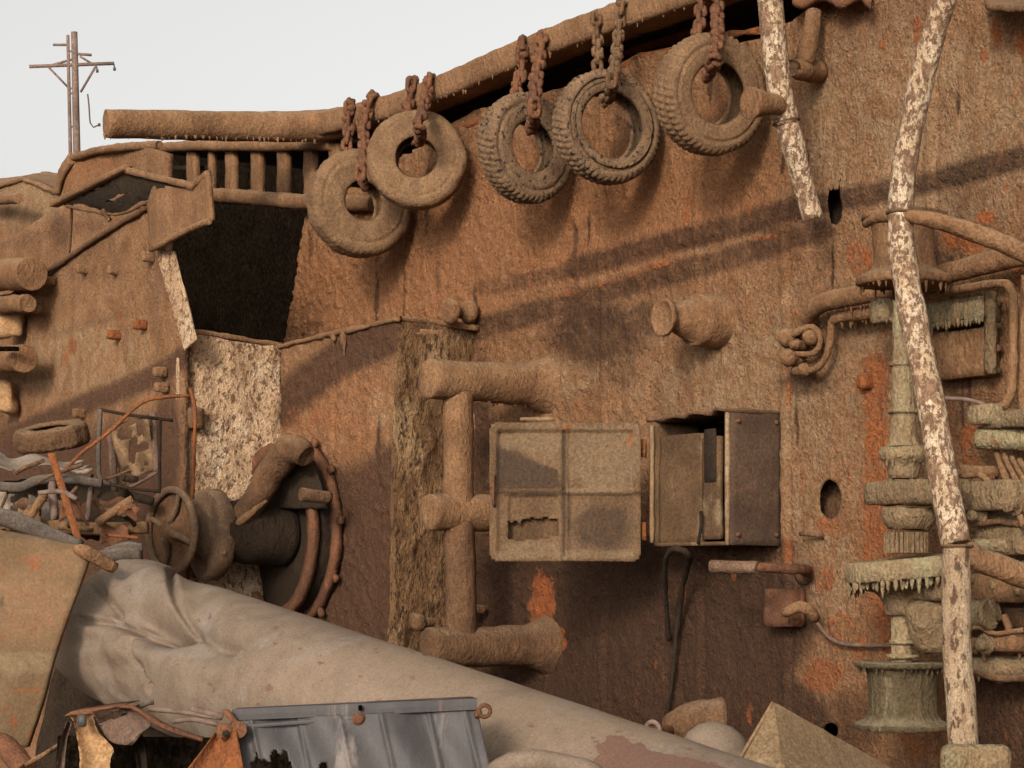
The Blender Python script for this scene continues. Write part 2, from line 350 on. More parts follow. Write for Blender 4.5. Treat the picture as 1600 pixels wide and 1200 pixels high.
def nearest(x, y, polys):
    bd = np.full(len(x), 1e9); bx = x.copy(); by = y.copy()
    for poly in polys:
        n = len(poly)
        for i in range(n):
            x0, y0 = poly[i]; x1, y1 = poly[(i+1) % n]; dx, dy = x1-x0, y1-y0; L = dx*dx+dy*dy+1e-12
            t = np.clip(((x-x0)*dx+(y-y0)*dy)/L, 0, 1); qx, qy = x0+t*dx, y0+t*dy; d = np.hypot(x-qx, y-qy); m = d < bd
            bd[m] = d[m]; bx[m] = qx[m]; by[m] = qy[m]
    return bd, bx, by
def stroke_val(px, py, items):
    r = np.zeros(len(px))
    for it in items:
        if it[0] == 'e':
            _, x, y, rx, ry, v = it; q = np.hypot((px-x)/rx, (py-y)/ry); f = np.clip((1.35-q)/.7, 0, 1)
        elif it[0] == 'l':
            _, pts, wd, v = it; b = np.full(len(px), 1e9)
            for (x0, y0), (x1, y1) in zip(pts, pts[1:]):
                dx, dy = x1-x0, y1-y0; t = np.clip(((px-x0)*dx+(py-y0)*dy)/(dx*dx+dy*dy), 0, 1); b = np.minimum(b, np.hypot(px-x0-t*dx, py-y0-t*dy))
            f = np.clip((1.35-b/wd)/.7, 0, 1)
        else:
            _, pts, soft, v = it; ins = inpoly(px, py, pts); bd, _, _ = nearest(px, py, [pts]); f = np.clip(.5+np.where(ins, bd, -bd)/soft, 0, 1)
        r = np.maximum(r, f*v)
    return r
def sheet(name, mat, parent, o, e1, e2, nrm, poly, holes=(), cell=.03, th=.03, amp=.012, nsc=6, st=2.5, strokes=None, extra=None, back=False, seed=0):
    o, e1, e2, nrm = Vector(o), Vector(e1), Vector(e2), Vector(nrm)
    def ab(p):
        r = ray(*p); t = (o-CAM).dot(nrm)/r.dot(nrm); q = CAM+r*t-o; return (q.dot(e1), q.dot(e2))
    PL = [ab(p) for p in poly]; HL = [[ab(p) for p in h] for h in holes]
    xs = [p[0] for p in PL]; ys = [p[1] for p in PL]; x0, y0 = min(xs), min(ys)
    nu = max(2, int(math.ceil((max(xs)-x0)/cell))); nv = max(2, int(math.ceil((max(ys)-y0)/cell)))
    gi, gj = np.meshgrid(np.arange(nu), np.arange(nv), indexing='ij'); cx = x0+(gi.ravel()+.5)*cell; cy = y0+(gj.ravel()+.5)*cell
    keep = inpoly(cx, cy, PL)
    for h in HL: keep &= ~inpoly(cx, cy, h)
    keep = keep.reshape(nu, nv)
    vi, vj = np.meshgrid(np.arange(nu+1), np.arange(nv+1), indexing='ij'); cnt = np.zeros((nu+1, nv+1), int)
    for a in (0, 1):
        for b in (0, 1): cnt[a:a+nu, b:b+nv] += keep
    use = cnt > 0; ids = -np.ones((nu+1, nv+1), int); ids[use] = np.arange(use.sum())
    A = x0+vi[use]*cell; B = y0+vj[use]*cell; bnd = cnt[use] < 4
    bd, qx, qy = nearest(A, B, [PL]+HL); sn = bnd & (bd < cell*1.3)
    A = np.where(sn, qx, A); B = np.where(sn, qy, B)
    V = np.array(o)[None]+A[:, None]*np.array(e1)[None]+B[:, None]*np.array(e2)[None]
    px, py = project(V)
    h = amp*fbm(V*np.array([1, 1, 1/st]), nsc, 4, seed)+amp*1.6*fbm(V, nsc*.18, 2, seed+9)
    if extra: h = h+extra(px, py, V)
    V = V+h[:, None]*np.array(nrm)[None]
    Fc = []
    flip = e1.cross(e2).dot(nrm) < 0
    I, J = np.nonzero(keep); Q = np.stack([ids[I, J], ids[I+1, J], ids[I+1, J+1], ids[I, J+1]], 1)
    if flip: Q = Q[:, ::-1]
    Fc = Q.tolist(); N0 = len(V)
    # rim (and back)
    ed = {}
    for q in Fc:
        for k in range(4):
            a, b = q[k], q[(k+1) % 4]
            if (b, a) in ed: del ed[(b, a)]
            else: ed[(a, b)] = 1
    V2 = V-np.array(nrm)[None]*th; Fc += [(b, a, a+N0, b+N0) for a, b in ed]
    if back: Fc += [tuple(i+N0 for i in q[::-1]) for q in Q.tolist()]
    V = np.vstack([V, V2]); at = {}
    strokes = strokes or {}
    for k in ('dark', 'rust', 'warm', 'pale'):
        v = stroke_val(px, py, strokes.get(k, [])); at[k] = np.concatenate([v, v])
    us = np.unique(np.concatenate([np.array(f) for f in Fc])); re = -np.ones(len(V), int); re[us] = np.arange(len(us))
    Fc = [tuple(int(re[i]) for i in f) for f in Fc]
    return mesh_obj(name, V[us], Fc, mat, parent, None, {k: v[us] for k, v in at.items()})
EX = Vector((1, 0, 0))
def W(s, d, z): return Vector((s, -d, z))
# ================================================================== THE PLACE
# ---- ground
gx = np.linspace(-60, 40, 90); gy = np.linspace(-40, 60, 90)
rows = []
for x in gx:
    rows.append([(x, y, 0) for y in gy])
mb = MB(); mb.grid([[Vector(v) for v in r] for r in rows])
V = np.array(mb.V); V[:, 2] = .12*fbm(V, .35, 4)-.05
g = mesh_obj('ground', V, mb.F, M['ground']); g['kind'] = 'structure'
far = MB(); far.plate((-1500, -1500, -.4), (1500, -1500, -.4), (1500, 1500, -.4), (-1500, 1500, -.4), (0, 0, -.1), cell=200)
f_ = far.build('terrain', M['ground'], flat=True); f_['kind'] = 'structure'

# ---- the wreck: deck, gunwale, grille, deckhouse sides
ship = thing('ship_wreck', 'rusty mud caked ship wreck lying on its side, its deck standing up like a wall', 'shipwreck', D(800, 1150, -.5))
S_DARK = [('l', [(900, 420), (1000, 392), (1110, 364), (1250, 327), (1440, 288), (1600, 246)], 19, .75), ('l', [(760, 450), (900, 425), (1000, 395)], 14, .5),  # rigging shadow bands painted into the deck colour, here and below
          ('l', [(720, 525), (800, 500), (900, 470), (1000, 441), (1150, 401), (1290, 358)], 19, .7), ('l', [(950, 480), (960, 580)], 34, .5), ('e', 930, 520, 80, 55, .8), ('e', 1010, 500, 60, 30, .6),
          ('p', [(640, 875), (1000, 878), (1120, 872), (1230, 890), (1262, 985), (1230, 1060), (1290, 1110), (1300, 1230), (560, 1230)], 70, 1.6),  # lower hull darker
          ('e', 930, 880, 190, 40, 1.3), ('p', [(640, 900), (1000, 890), (1180, 900), (1220, 1000), (1180, 1130), (1000, 1160), (640, 1100)], 60, 1.8), ('e', 740, 690, 40, 140, .8), ('e', 740, 930, 50, 130, .9), ('e', 1180, 860, 70, 26, .8), ('e', 600, 380, 40, 30, .3),  # shade under door and locker and beside the bitt column painted in
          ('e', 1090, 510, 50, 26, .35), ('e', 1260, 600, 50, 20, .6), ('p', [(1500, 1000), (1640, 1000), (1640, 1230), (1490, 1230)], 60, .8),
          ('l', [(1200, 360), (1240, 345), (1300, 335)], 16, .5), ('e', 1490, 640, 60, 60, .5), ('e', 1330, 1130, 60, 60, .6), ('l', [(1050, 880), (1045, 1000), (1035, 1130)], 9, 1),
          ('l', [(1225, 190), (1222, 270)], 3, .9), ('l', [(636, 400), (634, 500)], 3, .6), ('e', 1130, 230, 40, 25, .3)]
S_RUST = [('e', 848, 940, 20, 46, 1.15), ('e', 872, 998, 12, 22, .9), ('l', [(1368, 570), (1370, 700), (1368, 800), (1366, 870)], 22, .85), ('e', 1375, 470, 26, 40, .55),
          ('e', 1510, 372, 46, 26, .85), ('e', 1345, 405, 22, 30, .7), ('e', 1250, 498, 12, 16, .9), ('e', 1288, 1056, 36, 26, 1), ('e', 1310, 990, 26, 40, .5),
          ('e', 1380, 70, 6, 10, .9), ('e', 1432, 45, 9, 22, .9), ('e', 1555, 50, 8, 22, .9), ('e', 1535, 85, 6, 12, .8), ('e', 1298, 745, 20, 30, .5), ('e', 1297, 820, 24, 20, .6),
          ('e', 1240, 170, 12, 60, .4), ('e', 1520, 700, 20, 70, .7), ('e', 1480, 690, 20, 70, .5), ('e', 1390, 960, 24, 70, .8), ('e', 1500, 1060, 30, 70, .7), ('e', 1595, 60, 12, 30, .8),
          ('l', [(870, 462), (930, 448), (1050, 408)], 5, .62), ('e', 1420, 560, 40, 60, .5), ('e', 1200, 370, 40, 6, .5), ('e', 1120, 525, 26, 12, .6), ('e', 1280, 480, 14, 40, .5),
          ('e', 1450, 1160, 60, 40, .5), ('e', 1350, 600, 14, 20, .8), ('e', 1540, 340, 16, 12, .9)]
S_WARM = [('e', 620, 440, 190, 130, 1), ('e', 880, 340, 300, 120, .85), ('e', 1050, 290, 200, 90, .7), ('e', 560, 500, 140, 70, .9), ('e', 1380, 800, 90, 200, .4)]
S_PALE = [('e', 1450, 200, 260, 190, .5), ('e', 1230, 640, 300, 230, .45), ('l', [(900, 447), (1050, 405), (1200, 362)], 6, .4), ('e', 1480, 190, 190, 130, .55), ('e', 1180, 590, 150, 90, .5), ('e', 1290, 900, 60, 90, .5), ('e', 860, 590, 90, 40, .5), ('e', 1330, 700, 40, 120, .4)]  # the thin line is the lit strip between the shadow bands, as pale colour
rr_ = random.Random(12)
for i in range(60):
    x, y = rr_.uniform(480, 1600), rr_.uniform(100, 1150); S_DARK.append(('e', x, y, rr_.uniform(2, 5), rr_.uniform(14, 55), rr_.uniform(.4, .95)))
for i in range(90):
    x, y = rr_.uniform(480, 1600)**1.0, rr_.uniform(150, 1150); S_RUST.append(('e', x, y, rr_.uniform(2, 6), rr_.uniform(8, 34), rr_.uniform(.3, .62)))
for i in range(60):
    x, y = rr_.uniform(1230, 1600), rr_.uniform(380, 1150); S_RUST.append(('e', x, y, rr_.uniform(4, 14), rr_.uniform(8, 40), rr_.uniform(.3, .66)))
for i in range(60):
    x, y = rr_.uniform(650, 1300), rr_.uniform(880, 1150); S_PALE.append(('e', x, y, rr_.uniform(2, 5), rr_.uniform(10, 40), rr_.uniform(.3, .7)))
deck_poly = [(481, 318), (462, 450), (440, 560), (430, 1300), (1680, 1420), (1680, -160), (1400, -100), (1290, -10), (1240, 30), (1190, 60), (1100, 78), (1000, 82), (950, 112), (870, 140), (800, 160), (740, 172), (690, 205), (640, 240), (560, 275)]
hole_a = [(1296, 292), (1300, 300), (1303, 286), (1306, 298), (1311, 296), (1312, 276), (1316, 296), (1319, 320), (1318, 340), (1308, 352), (1297, 348), (1294, 330)]
hole_b = [(1297+18*math.cos(a), 780+31*math.sin(a)) for a in np.linspace(0, 6.2, 32)[:-1]]
hole_c = [(1297+13*math.cos(a), 1142+13*math.sin(a)) for a in np.linspace(0, 5.9, 14)]
def deck_relief(px, py, V):
    # low ridges following the two painted shadow bands, vertical runs between
    r = .02*np.maximum(stroke_val(px, py, [('l', [(860, 425), (1000, 380), (1150, 345), (1290, 308), (1440, 272), (1600, 230)], 20, .6)]),
                       stroke_val(px, py, [('l', [(740, 500), (840, 468), (960, 430), (1080, 408)], 18, .6)]))
    runs = fbm(V*np.array([1, 1, .10]), 11, 3, 31); fl = np.clip(fbm(V, 1.1, 2, 40)+.3, 0, 1)
    lump = np.clip(fbm(V, 19, 3, 77)+.1, 0, 1)
    sd_ = 0
    for qx, qy in ((1226, 240), (636, 450), (940, 420), (1090, 1000), (1450, 200)):
        ds = V[:, 0]-D(qx, qy).x; sd_ = sd_+.012*np.exp(-(ds/.022)**2)-.010*np.exp(-((ds-.05)/.014)**2)
    r = r+sd_
    seam = -.012*np.exp(-((px-1226)/2.5)**2)*(py > 180)*(py < 300)
    return r+.005*runs*fl+.042*lump*np.clip(1.3-px/1250, .15, 1)+seam
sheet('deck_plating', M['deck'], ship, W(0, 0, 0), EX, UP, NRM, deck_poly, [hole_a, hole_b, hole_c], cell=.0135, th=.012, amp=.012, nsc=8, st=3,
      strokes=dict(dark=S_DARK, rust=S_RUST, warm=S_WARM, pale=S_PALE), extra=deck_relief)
for hx, hy, k in ((1297, 790, 1), (1305, 330, 2)):
    p = D(hx-14, hy, -.16); mb = MB(); mb.plate(p+EX*-.3-UP*.25, p+EX*.3-UP*.25, p+EX*.3+UP*.25+NRM*.02, p+EX*-.3+UP*.25, NRM*-.01, cell=.04); mb.build('inner_plating', M['hollow' if k == 2 else 'crustd'], ship, crust=(.03, 6))
# hold behind the deck plating, its shade given as near-black colour
s0 = D(60, 600, 0).x; s1 = D(1700, 600, 0).x
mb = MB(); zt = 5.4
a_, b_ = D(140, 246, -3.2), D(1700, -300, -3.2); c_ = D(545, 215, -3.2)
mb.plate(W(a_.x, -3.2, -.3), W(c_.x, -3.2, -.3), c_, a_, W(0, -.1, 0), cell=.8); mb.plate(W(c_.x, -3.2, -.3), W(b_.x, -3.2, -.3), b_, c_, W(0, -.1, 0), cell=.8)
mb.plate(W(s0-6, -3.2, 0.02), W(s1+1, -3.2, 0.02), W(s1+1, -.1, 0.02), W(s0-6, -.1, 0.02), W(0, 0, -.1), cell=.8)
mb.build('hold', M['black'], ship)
beam_px = [(505, 198), (560, 186), (640, 164), (700, 141), (760, 116), (830, 86), (900, 58), (1000, 23), (1100, -12), (1190, -46), (1300, -92), (1450, -160)]
bp = [D(x, y, .12) for x, y in beam_px]
mb = MB(); mb.sweep([p for p in bp], [(-.12, -.075), (.10, -.088), (.125, -.075), (.125, .07), (.115, .078), (-.12, .078)], NRM)
for i in range(1, 8): mb.drips(bp[i]-UP*.07-NRM*-.10, bp[i+1]-UP*.07-NRM*-.10, 12, .05, .014, seed=i, out=NRM*.02)
mb.build('gunwale_beam', M['crust'], ship, crust=(.010, 12))
# plating behind the beam, closing the hold above
mb = MB(); rows = []
for p in catmull(bp, .15): rows.append([p+NRM*.02+UP*.02, p-NRM*.8+UP*.01, p-NRM*1.8-UP*.02, p-NRM*3.4-UP*.1])
mb.grid(rows); rows = [[r[0]-UP*.05, r[1]-UP*.06, r[2]-UP*.07, r[3]-UP*.08] for r in rows]; mb.grid([r[::-1] for r in rows])
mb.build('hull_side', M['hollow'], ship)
mb = MB()
sh = [(690, 208), (800, 175), (900, 140), (1000, 92), (1100, 62), (1185, 48)]
for a, b in zip(sh, sh[1:]): mb.tube([D(a[0], a[1], -.02), D(b[0], b[1], -.02)], .022, n=8, step=.06)
mb.tube([D(830, 120, -.28), D(1010, 68, -.28), D(1120, 40, -.28)], .045, n=8)
mb.build('deck_edge_bar', M['orange'], ship, crust=(.03, 8))
# torn curl of plating at the top edge
mb = MB(); rows = []
for i, x in enumerate(np.linspace(1238, 1362, 26)):
    y0 = 2+7*math.sin(i*.5)+(8 if i > 22 else 0); rows.append([D(x, y0-30, .02), D(x, y0-12, .10), D(x, y0-2, .17), D(x, y0+6, .14), D(x, y0+3, .06), D(x, y0-8, .04)])
mb.grid(rows); mb.build('torn_edge', M['rust'], ship, crust=(.010, 12))

# gunwale tube that has come away and points out to the left
tp = [D(545, 191, .10), D(500, 196, .18), D(440, 198, .45), D(350, 197, .85), D(260, 195, 1.3), D(165, 193, 1.75)]
mb = MB(); mb.tube(tp, [.118, .116, .113, .112, .108, .104], n=28, step=.05)
mb.drips(tp[1]-UP*.11, tp[5]-UP*.09, 46, .03, .012, seed=5, out=NRM*.03)
mb.build('gunwale_tube', M['crust'], ship, crust=(.009, 12))
# grille
gx_ = [(244, 262), (291, 313), (328, 336), (352, 373), (392, 414), (433, 456), (475, 497), (515, 537)]
mb = MB(); mb.tube([D(228, 233, .12), D(300, 228, .12), D(420, 228, .10), D(520, 226, .08)], .045, n=10); mb.build('grille_top_rail', M['crust'], ship, crust=(.010, 12))
for i, (a, b) in enumerate(gx_):
    m_ = (a+b)/2; mb = MB(); p = D(m_, 226, .05); q = D(m_, 308 if a > 320 else 300, .05); hw = (b-a)/2/pxm(p)/math.cos(PHI)*.8
    mb.bar(p, q, EX*max(hw, .03), NRM*.03, cell=.03); mb.build('grille_bar', M['crust'], ship, crust=(.008, 14))
mb = MB(); mb.tube([D(318, 305, .16), D(380, 308, .16), D(450, 314, .12), D(500, 316, .1), D(585, 318, .04)], .062, n=14); mb.drips(D(320, 312, .16), D(500, 322, .1), 14, .06, .014, 3)
mb.build('grille_bottom_rail', M['crust'], ship, crust=(.012, 11))
mb = MB(); mb.bar(D(250, 262, -.05), D(335, 262, -.05), UP*.02, NRM*.01); mb.build('inner_stringer', M['hollow'], ship)
# roof added over the recess to keep sky light out
ra, rb = D(215, 236, .1), D(560, 222, .05); mb = MB(); mb.plate(ra, rb, rb-NRM*3.4, ra-NRM*3.4, UP*.04, cell=.3); mb.build('recess_light_block', M['hollow'], ship)

# deckhouse: near side panel (d=1.66), two end faces and a middle side (d=.66)
dB = d_at(D(742, 515, 0).x, 621); sC = D(742, 515, 0).x
sA = D(440, 540, dB).x; dA = d_at(sA, 279)
print('dB', dB, 'dA', dA, 'sA', sA, 'sC', sC)
panel_poly = [(-60, 470), (20, 458), (50, 437), (110, 398), (160, 366), (214, 331), (240, 322), (247, 392), (262, 396), (271, 440), (290, 500), (283, 560), (284, 800), (284, 1250), (-120, 1250)]
PD = [('l', [(0, 690), (90, 650), (180, 612), (240, 588), (285, 560)], 18, .85), ('p', [(-50, 660), (100, 680), (285, 640), (285, 1100), (-50, 1100)], 70, 1.1), ('e', 200, 410, 110, 30, .3), ('l', [(80, 525), (140, 505), (200, 490)], 8, .35), ('e', 150, 400, 60, 40, .3), ('e', 262, 700, 25, 100, .9)]  # slanting shadow band put into the panel colour, darker lower part
sheet('deckhouse_panel', M['deckb'], ship, W(0, dA, 0), EX, UP, NRM, panel_poly, cell=.03, th=.06, amp=.014, nsc=7, st=2, back=True,
      strokes=dict(dark=PD, rust=[('e', 112, 540, 10, 16, .8), ('e', 100, 560, 6, 10, .7), ('e', 190, 500, 8, 18, .6)], pale=[('e', 140, 560, 120, 70, .45), ('e', 60, 600, 60, 40, .4)]), seed=3)
mb = MB(); mb.tube([D(18, 462, dA+.02), D(50, 440, dA+.03), D(110, 400, dA+.03), D(160, 366, dA+.03), D(240, 318, dA+.03)], .022, n=8); mb.build('panel_edge_rim', M['crustd'], ship, crust=(.012, 12))
# pillar: the cut thickness of the panel beside the dark recess
mb = MB(); mb.plate(D(243, 392, dA+.03), D(273, 392, dA+.0), D(308, 530, dA+.0), D(288, 548, dA+.03), W(-.05, -.03, 0), cell=.025)
mb.build('pillar', M['cream'], ship, crust=(.010, 12))
def drel(px, py, V): return .038*np.clip(fbm(V*np.array([1, 1, .7]), 13, 3, 12)+.1, 0, 1)
nA_ = Vector((1, 0, 0)); eA = Vector((0, 1, 0))
sheet('deckhouse_end', M['cream'], ship, W(sA, dA, 0), eA, UP, nA_, [(279, 560), (290, 528), (318, 522), (360, 533), (400, 538), (440, 541), (440, 1250), (279, 1250)], cell=.022, th=.05, amp=.02, nsc=9, st=1.5, extra=drel, seed=5)
BD = [('l', [(440, 640), (480, 600), (530, 562), (580, 540), (625, 522)], 30, 1.0), ('p', [(525, 745), (560, 735), (600, 705), (640, 700), (640, 1250), (440, 1250), (440, 960)], 50, 1.5), ('e', 592, 700, 5, 42, 1), ('e', 460, 640, 26, 20, .5)]  # cast shadow band painted across the side, darker towards the bottom
sheet('deckhouse_side', M['deckb'], ship, W(sA, dB, 0), EX, UP, NRM, [(440, 541), (500, 527), (560, 514), (621, 500), (621, 1250), (440, 1250)], cell=.02, th=.05, amp=.010, nsc=9, st=3,
      strokes=dict(dark=BD, rust=[('e', 475, 655, 40, 26, .5), ('e', 560, 720, 40, 30, .3), ('e', 420, 900, 40, 40, .6), ('e', 530, 650, 60, 20, .4)], warm=[('e', 540, 640, 120, 90, .6)], pale=[('e', 560, 560, 50, 26, .4), ('e', 600, 640, 30, 40, .4)]), extra=deck_relief, seed=6)
sheet('deckhouse_return', M['drip'], ship, W(sC, dB, 0), eA, UP, nA_, [(621, 500), (680, 506), (746, 514), (746, 1250), (605, 1250), (612, 900)], cell=.016, th=.05, amp=.018, nsc=10, st=2.5, extra=lambda px, py, V:   .050*np.clip(fbm(V*np.array([1, 1, .5]), 14, 3, 21)+.05, 0, 1)*np.clip((py-520)/60, .2, 1), seed=8)
mb = MB(); mb.tube([D(436, 541, dB+.02), D(500, 526, dB+.02), D(560, 513, dB+.02), D(622, 498, dB+.02)], .018, n=8); mb.tube([D(622, 498, dB), D(680, 504, dB*.5), D(748, 513, .02)], .022, n=8)
mb.tube([W(sA, dA, D(290, 526, dA).z), W(sA, dA*.8+dB*.2, D(318, 520, dA-.2).z), W(sA, dB, D(440, 540, dB).z)], .02, n=8)
mb.drips(D(515, 530, dB+.02), D(528, 527, dB+.02), 2, .16, .02, 2); mb.drips(D(533, 524, dB+.02), D(543, 522, dB+.02), 3, .19, .022, 4)
mb.build('coaming_rim', M['crust'], ship, crust=(.016, 11))
# closing plates behind the deckhouse sides
mb = MB(); mb.plate(W(sA, dB-.06, D(440, 545, dB).z-.03), W(sC, dB-.06, D(621, 505, dB).z-.03), W(sC, -.02, D(621, 505, dB).z-.03), W(sA, -.02, D(440, 545, dB).z-.03), W(0, 0, -.04), cell=.2); mb.build('coaming_ledge', M['crust'], ship, crust=(.02, 5))
# lugs on the panel and on the end face
for i, (x, y) in enumerate([(138, 421), (187, 423), (240, 402), (86, 440), (187, 523), (228, 508), (259, 582), (262, 606), (132, 646)]):
    p = D(x, y, dA); mb = MB(); mb.box(p+NRM*.045, W(.024, 0, 0), W(0, .055, 0), W(0, 0, .036), cell=.02); mb.build('lug', M['orange'] if i in (4, 5) else M['crust'], ship, crust=(.012, 16))
pb = W(sA, d_at(sA, 300), D(300, 655, d_at(sA, 300)).z); mb = MB(); mb.box(pb+EX*.05, EX*.05, Vector((0, .055, 0)), UP*.075, cell=.03); mb.build('junction_box', M['crustd'], ship, crust=(.012, 12))
# hull end behind the panel and the far rounded stern part
sheet('deckhouse_rear', M['deckb'], ship, W(0, .95, 0), EX, UP, NRM, [(88, 300), (112, 246), (170, 236), (235, 231), (262, 240), (262, 470), (-60, 520), (-60, 420), (80, 330)], cell=.035, th=.05, amp=.012, nsc=6, back=True, strokes=dict(dark=[('e', 95, 360, 20, 28, .6), ('l', [(0, 380), (80, 368), (150, 350)], 12, .4)], warm=[('e', 130, 260, 60, 40, .6)], pale=[('e', 60, 330, 50, 30, .4)]), seed=10)
sheet('stern_plating', M['deckb'], ship, W(0, .60, 0), EX, UP, NRM, [(-80, 310), (0, 287), (36, 277), (62, 286), (86, 298), (120, 250), (140, 600), (-80, 600)], cell=.04, th=.05, amp=.014, nsc=6, back=True, strokes=dict(pale=[('e', 40, 320, 60, 40, .6)], dark=[('e', 5, 330, 26, 12, .6), ('e', 50, 390, 60, 14, .4)]), seed=11)
mb = MB(); mb.plate(D(-80, 310, .62), D(36, 276, .62), D(70, 270, -.8), D(-80, 290, -.8), UP*-.04, cell=.08); mb.plate(D(36, 277, .63), D(88, 298, .63), D(100, 270, -.6), D(66, 268, -.6), UP*-.04, cell=.08)
mb.build('stern_roof', M['crust'], ship, crust=(.03, 4))
mb = MB(); mb.tube([D(116, 246, .98), D(150, 236, .98), D(190, 230, .98), D(250, 226, .9)], .034, n=10); mb.tube([D(88, 300, .98), D(97, 272, .98), D(112, 247, .98)], .03, n=8, flatten=2.0); mb.build('upper_rim', M['crust'], ship, crust=(.009, 12))
mb = MB(); mb.tube([D(-20, 312, .8), D(8, 311, .85), D(30, 310, .9)], .05, n=12); mb.build('stern_pipe', M['crust'], ship, crust=(.010, 12))
# bent hatch cover hanging over the panel
mb = MB(); T0 = D(84, 320, dA+.15); T1 = D(198, 268, dA+.10); T2 = D(326, 284, dA+.02)
mb.bar(D(84, 320, dA+.18), D(200, 262, dA+.12), W(.010, .04, 0), W(0, 0, .022), cell=.03); mb.build('cover_frame', M['crust'], ship, crust=(.006, 14))
for pa, pb in ((D(198, 266, dA+.12), D(303, 291, dA+.08)), (D(301, 291, dA+.08), D(326, 271, dA+.06))):
    mb = MB(); mb.bar(pa, pb, NRM*.022, UP*.024, cell=.03, r=.005); mb.build('cover_frame', M['crust'], ship, crust=(.006, 14))
mb = MB(); mb.plate(D(100, 320, dA+.16), D(201, 271, dA+.11), D(292, 294, dA+.06), D(180, 333, dA+.035), W(0, -.02, .03), cell=.025, hole=lambda u, v: (.30 < u < .52 and .42 < v < .56), warp=lambda u, v: UP*.02*math.sin(u*9+v*4)); mb.build('cover_underside', M['hollow'], ship, crust=(.016, 9))
mb = MB(); mb.tube([D(104, 322, dA+.15), D(180, 335, dA+.06), D(232, 316, dA+.06)], .014, n=8); mb.build('cover_frame', M['crustd'], ship, crust=(.01, 10))
mb = MB(); mb.tube([D(112, 318, dA+.1), D(111, 350, dA+.06), D(108, 395, dA+.04)], .012, n=7); mb.build('cover_stay', M['crustd'], ship, crust=(.006, 20)); mb = MB(); mb.tube([D(160, 328, dA+.1), D(172, 345, dA+.05)], .02, n=7); mb.build('cover_stay', M['crustd'], ship, crust=(.006, 20))
sheet('cover_flap', M['crust'], ship, W(0, dA+.08, 0), EX, UP, NRM, [(228, 318), (240, 288), (302, 296), (324, 270), (327, 344), (300, 355), (262, 378), (244, 390), (232, 384)], cell=.02, th=.035, amp=.01, nsc=12, back=True, seed=13)
mb = MB(); mb.tube([D(236, 390, dA+.1), D(262, 376, dA+.11), D(298, 357, dA+.11), D(326, 346, dA+.1)], .022, n=9); mb.build('cover_lip', M['crust'], ship, crust=(.008, 14))

# ---- far mast
Y = 46.0; mast = thing('utility_pole', 'pale twin post mast with a crossarm standing far behind the wreck', 'utility pole', (P(118, 240, Y).x, P(118, 240, Y).y, 0))
def mp(x, y, dy=0): return P(x, y, Y+dy)
mb = MB(); mb.tube([mp(122, 330), mp(116, 50)], [.085, .068], n=10, step=1, straight=True); mb.build('post', M['mast'], mast)
mb = MB(); mb.tube([mp(112, 330), mp(106, 55)], [.042, .034], n=8, step=1, straight=True); mb.build('post', M['mast'], mast)
mb = MB(); mb.tube([mp(46, 104), mp(178, 99)], .038, n=8, step=1); mb.build('crossarm', M['mast'], mast)
mb = MB(); mb.tube([mp(83, 70), mp(107, 70)], .028, n=6, step=1); mb.build('top_bracket', M['mast'], mast); mb = MB(); mb.tube([mp(118, 84), mp(143, 86)], .03, n=6, step=1); mb.build('top_bracket', M['mast'], mast)
for a, b in (((76, 105), (108, 138)), ((150, 103), (126, 144)), ((80, 102), (112, 93)), ((125, 88), (146, 101))):
    mb = MB(); mb.tube([mp(*a), mp(*b)], .026, n=6, step=1); mb.build('brace', M['mast'], mast)
for y in (80, 138, 146, 198):
    mb = MB(); mb.tube([mp(107, y), mp(121, y)], .022, n=6, step=1); mb.build('rung', M['mast'], mast)
for pth in ([(137, 147), (139, 165), (141, 192), (146, 199), (155, 195)], [(178, 100), (179, 108)], [(151, 104), (152, 111)]):
    mb = MB(); mb.tube([mp(*p) for p in pth], .017, n=6, step=.1); q = mp(*pth[-1]); mb.lathe(q-UP*.03, UP, [(0, .0), (0, .03), (.06, .03), (.06, 0)], n=8); mb.build('insulator_wire', M['greypipe'], mast)

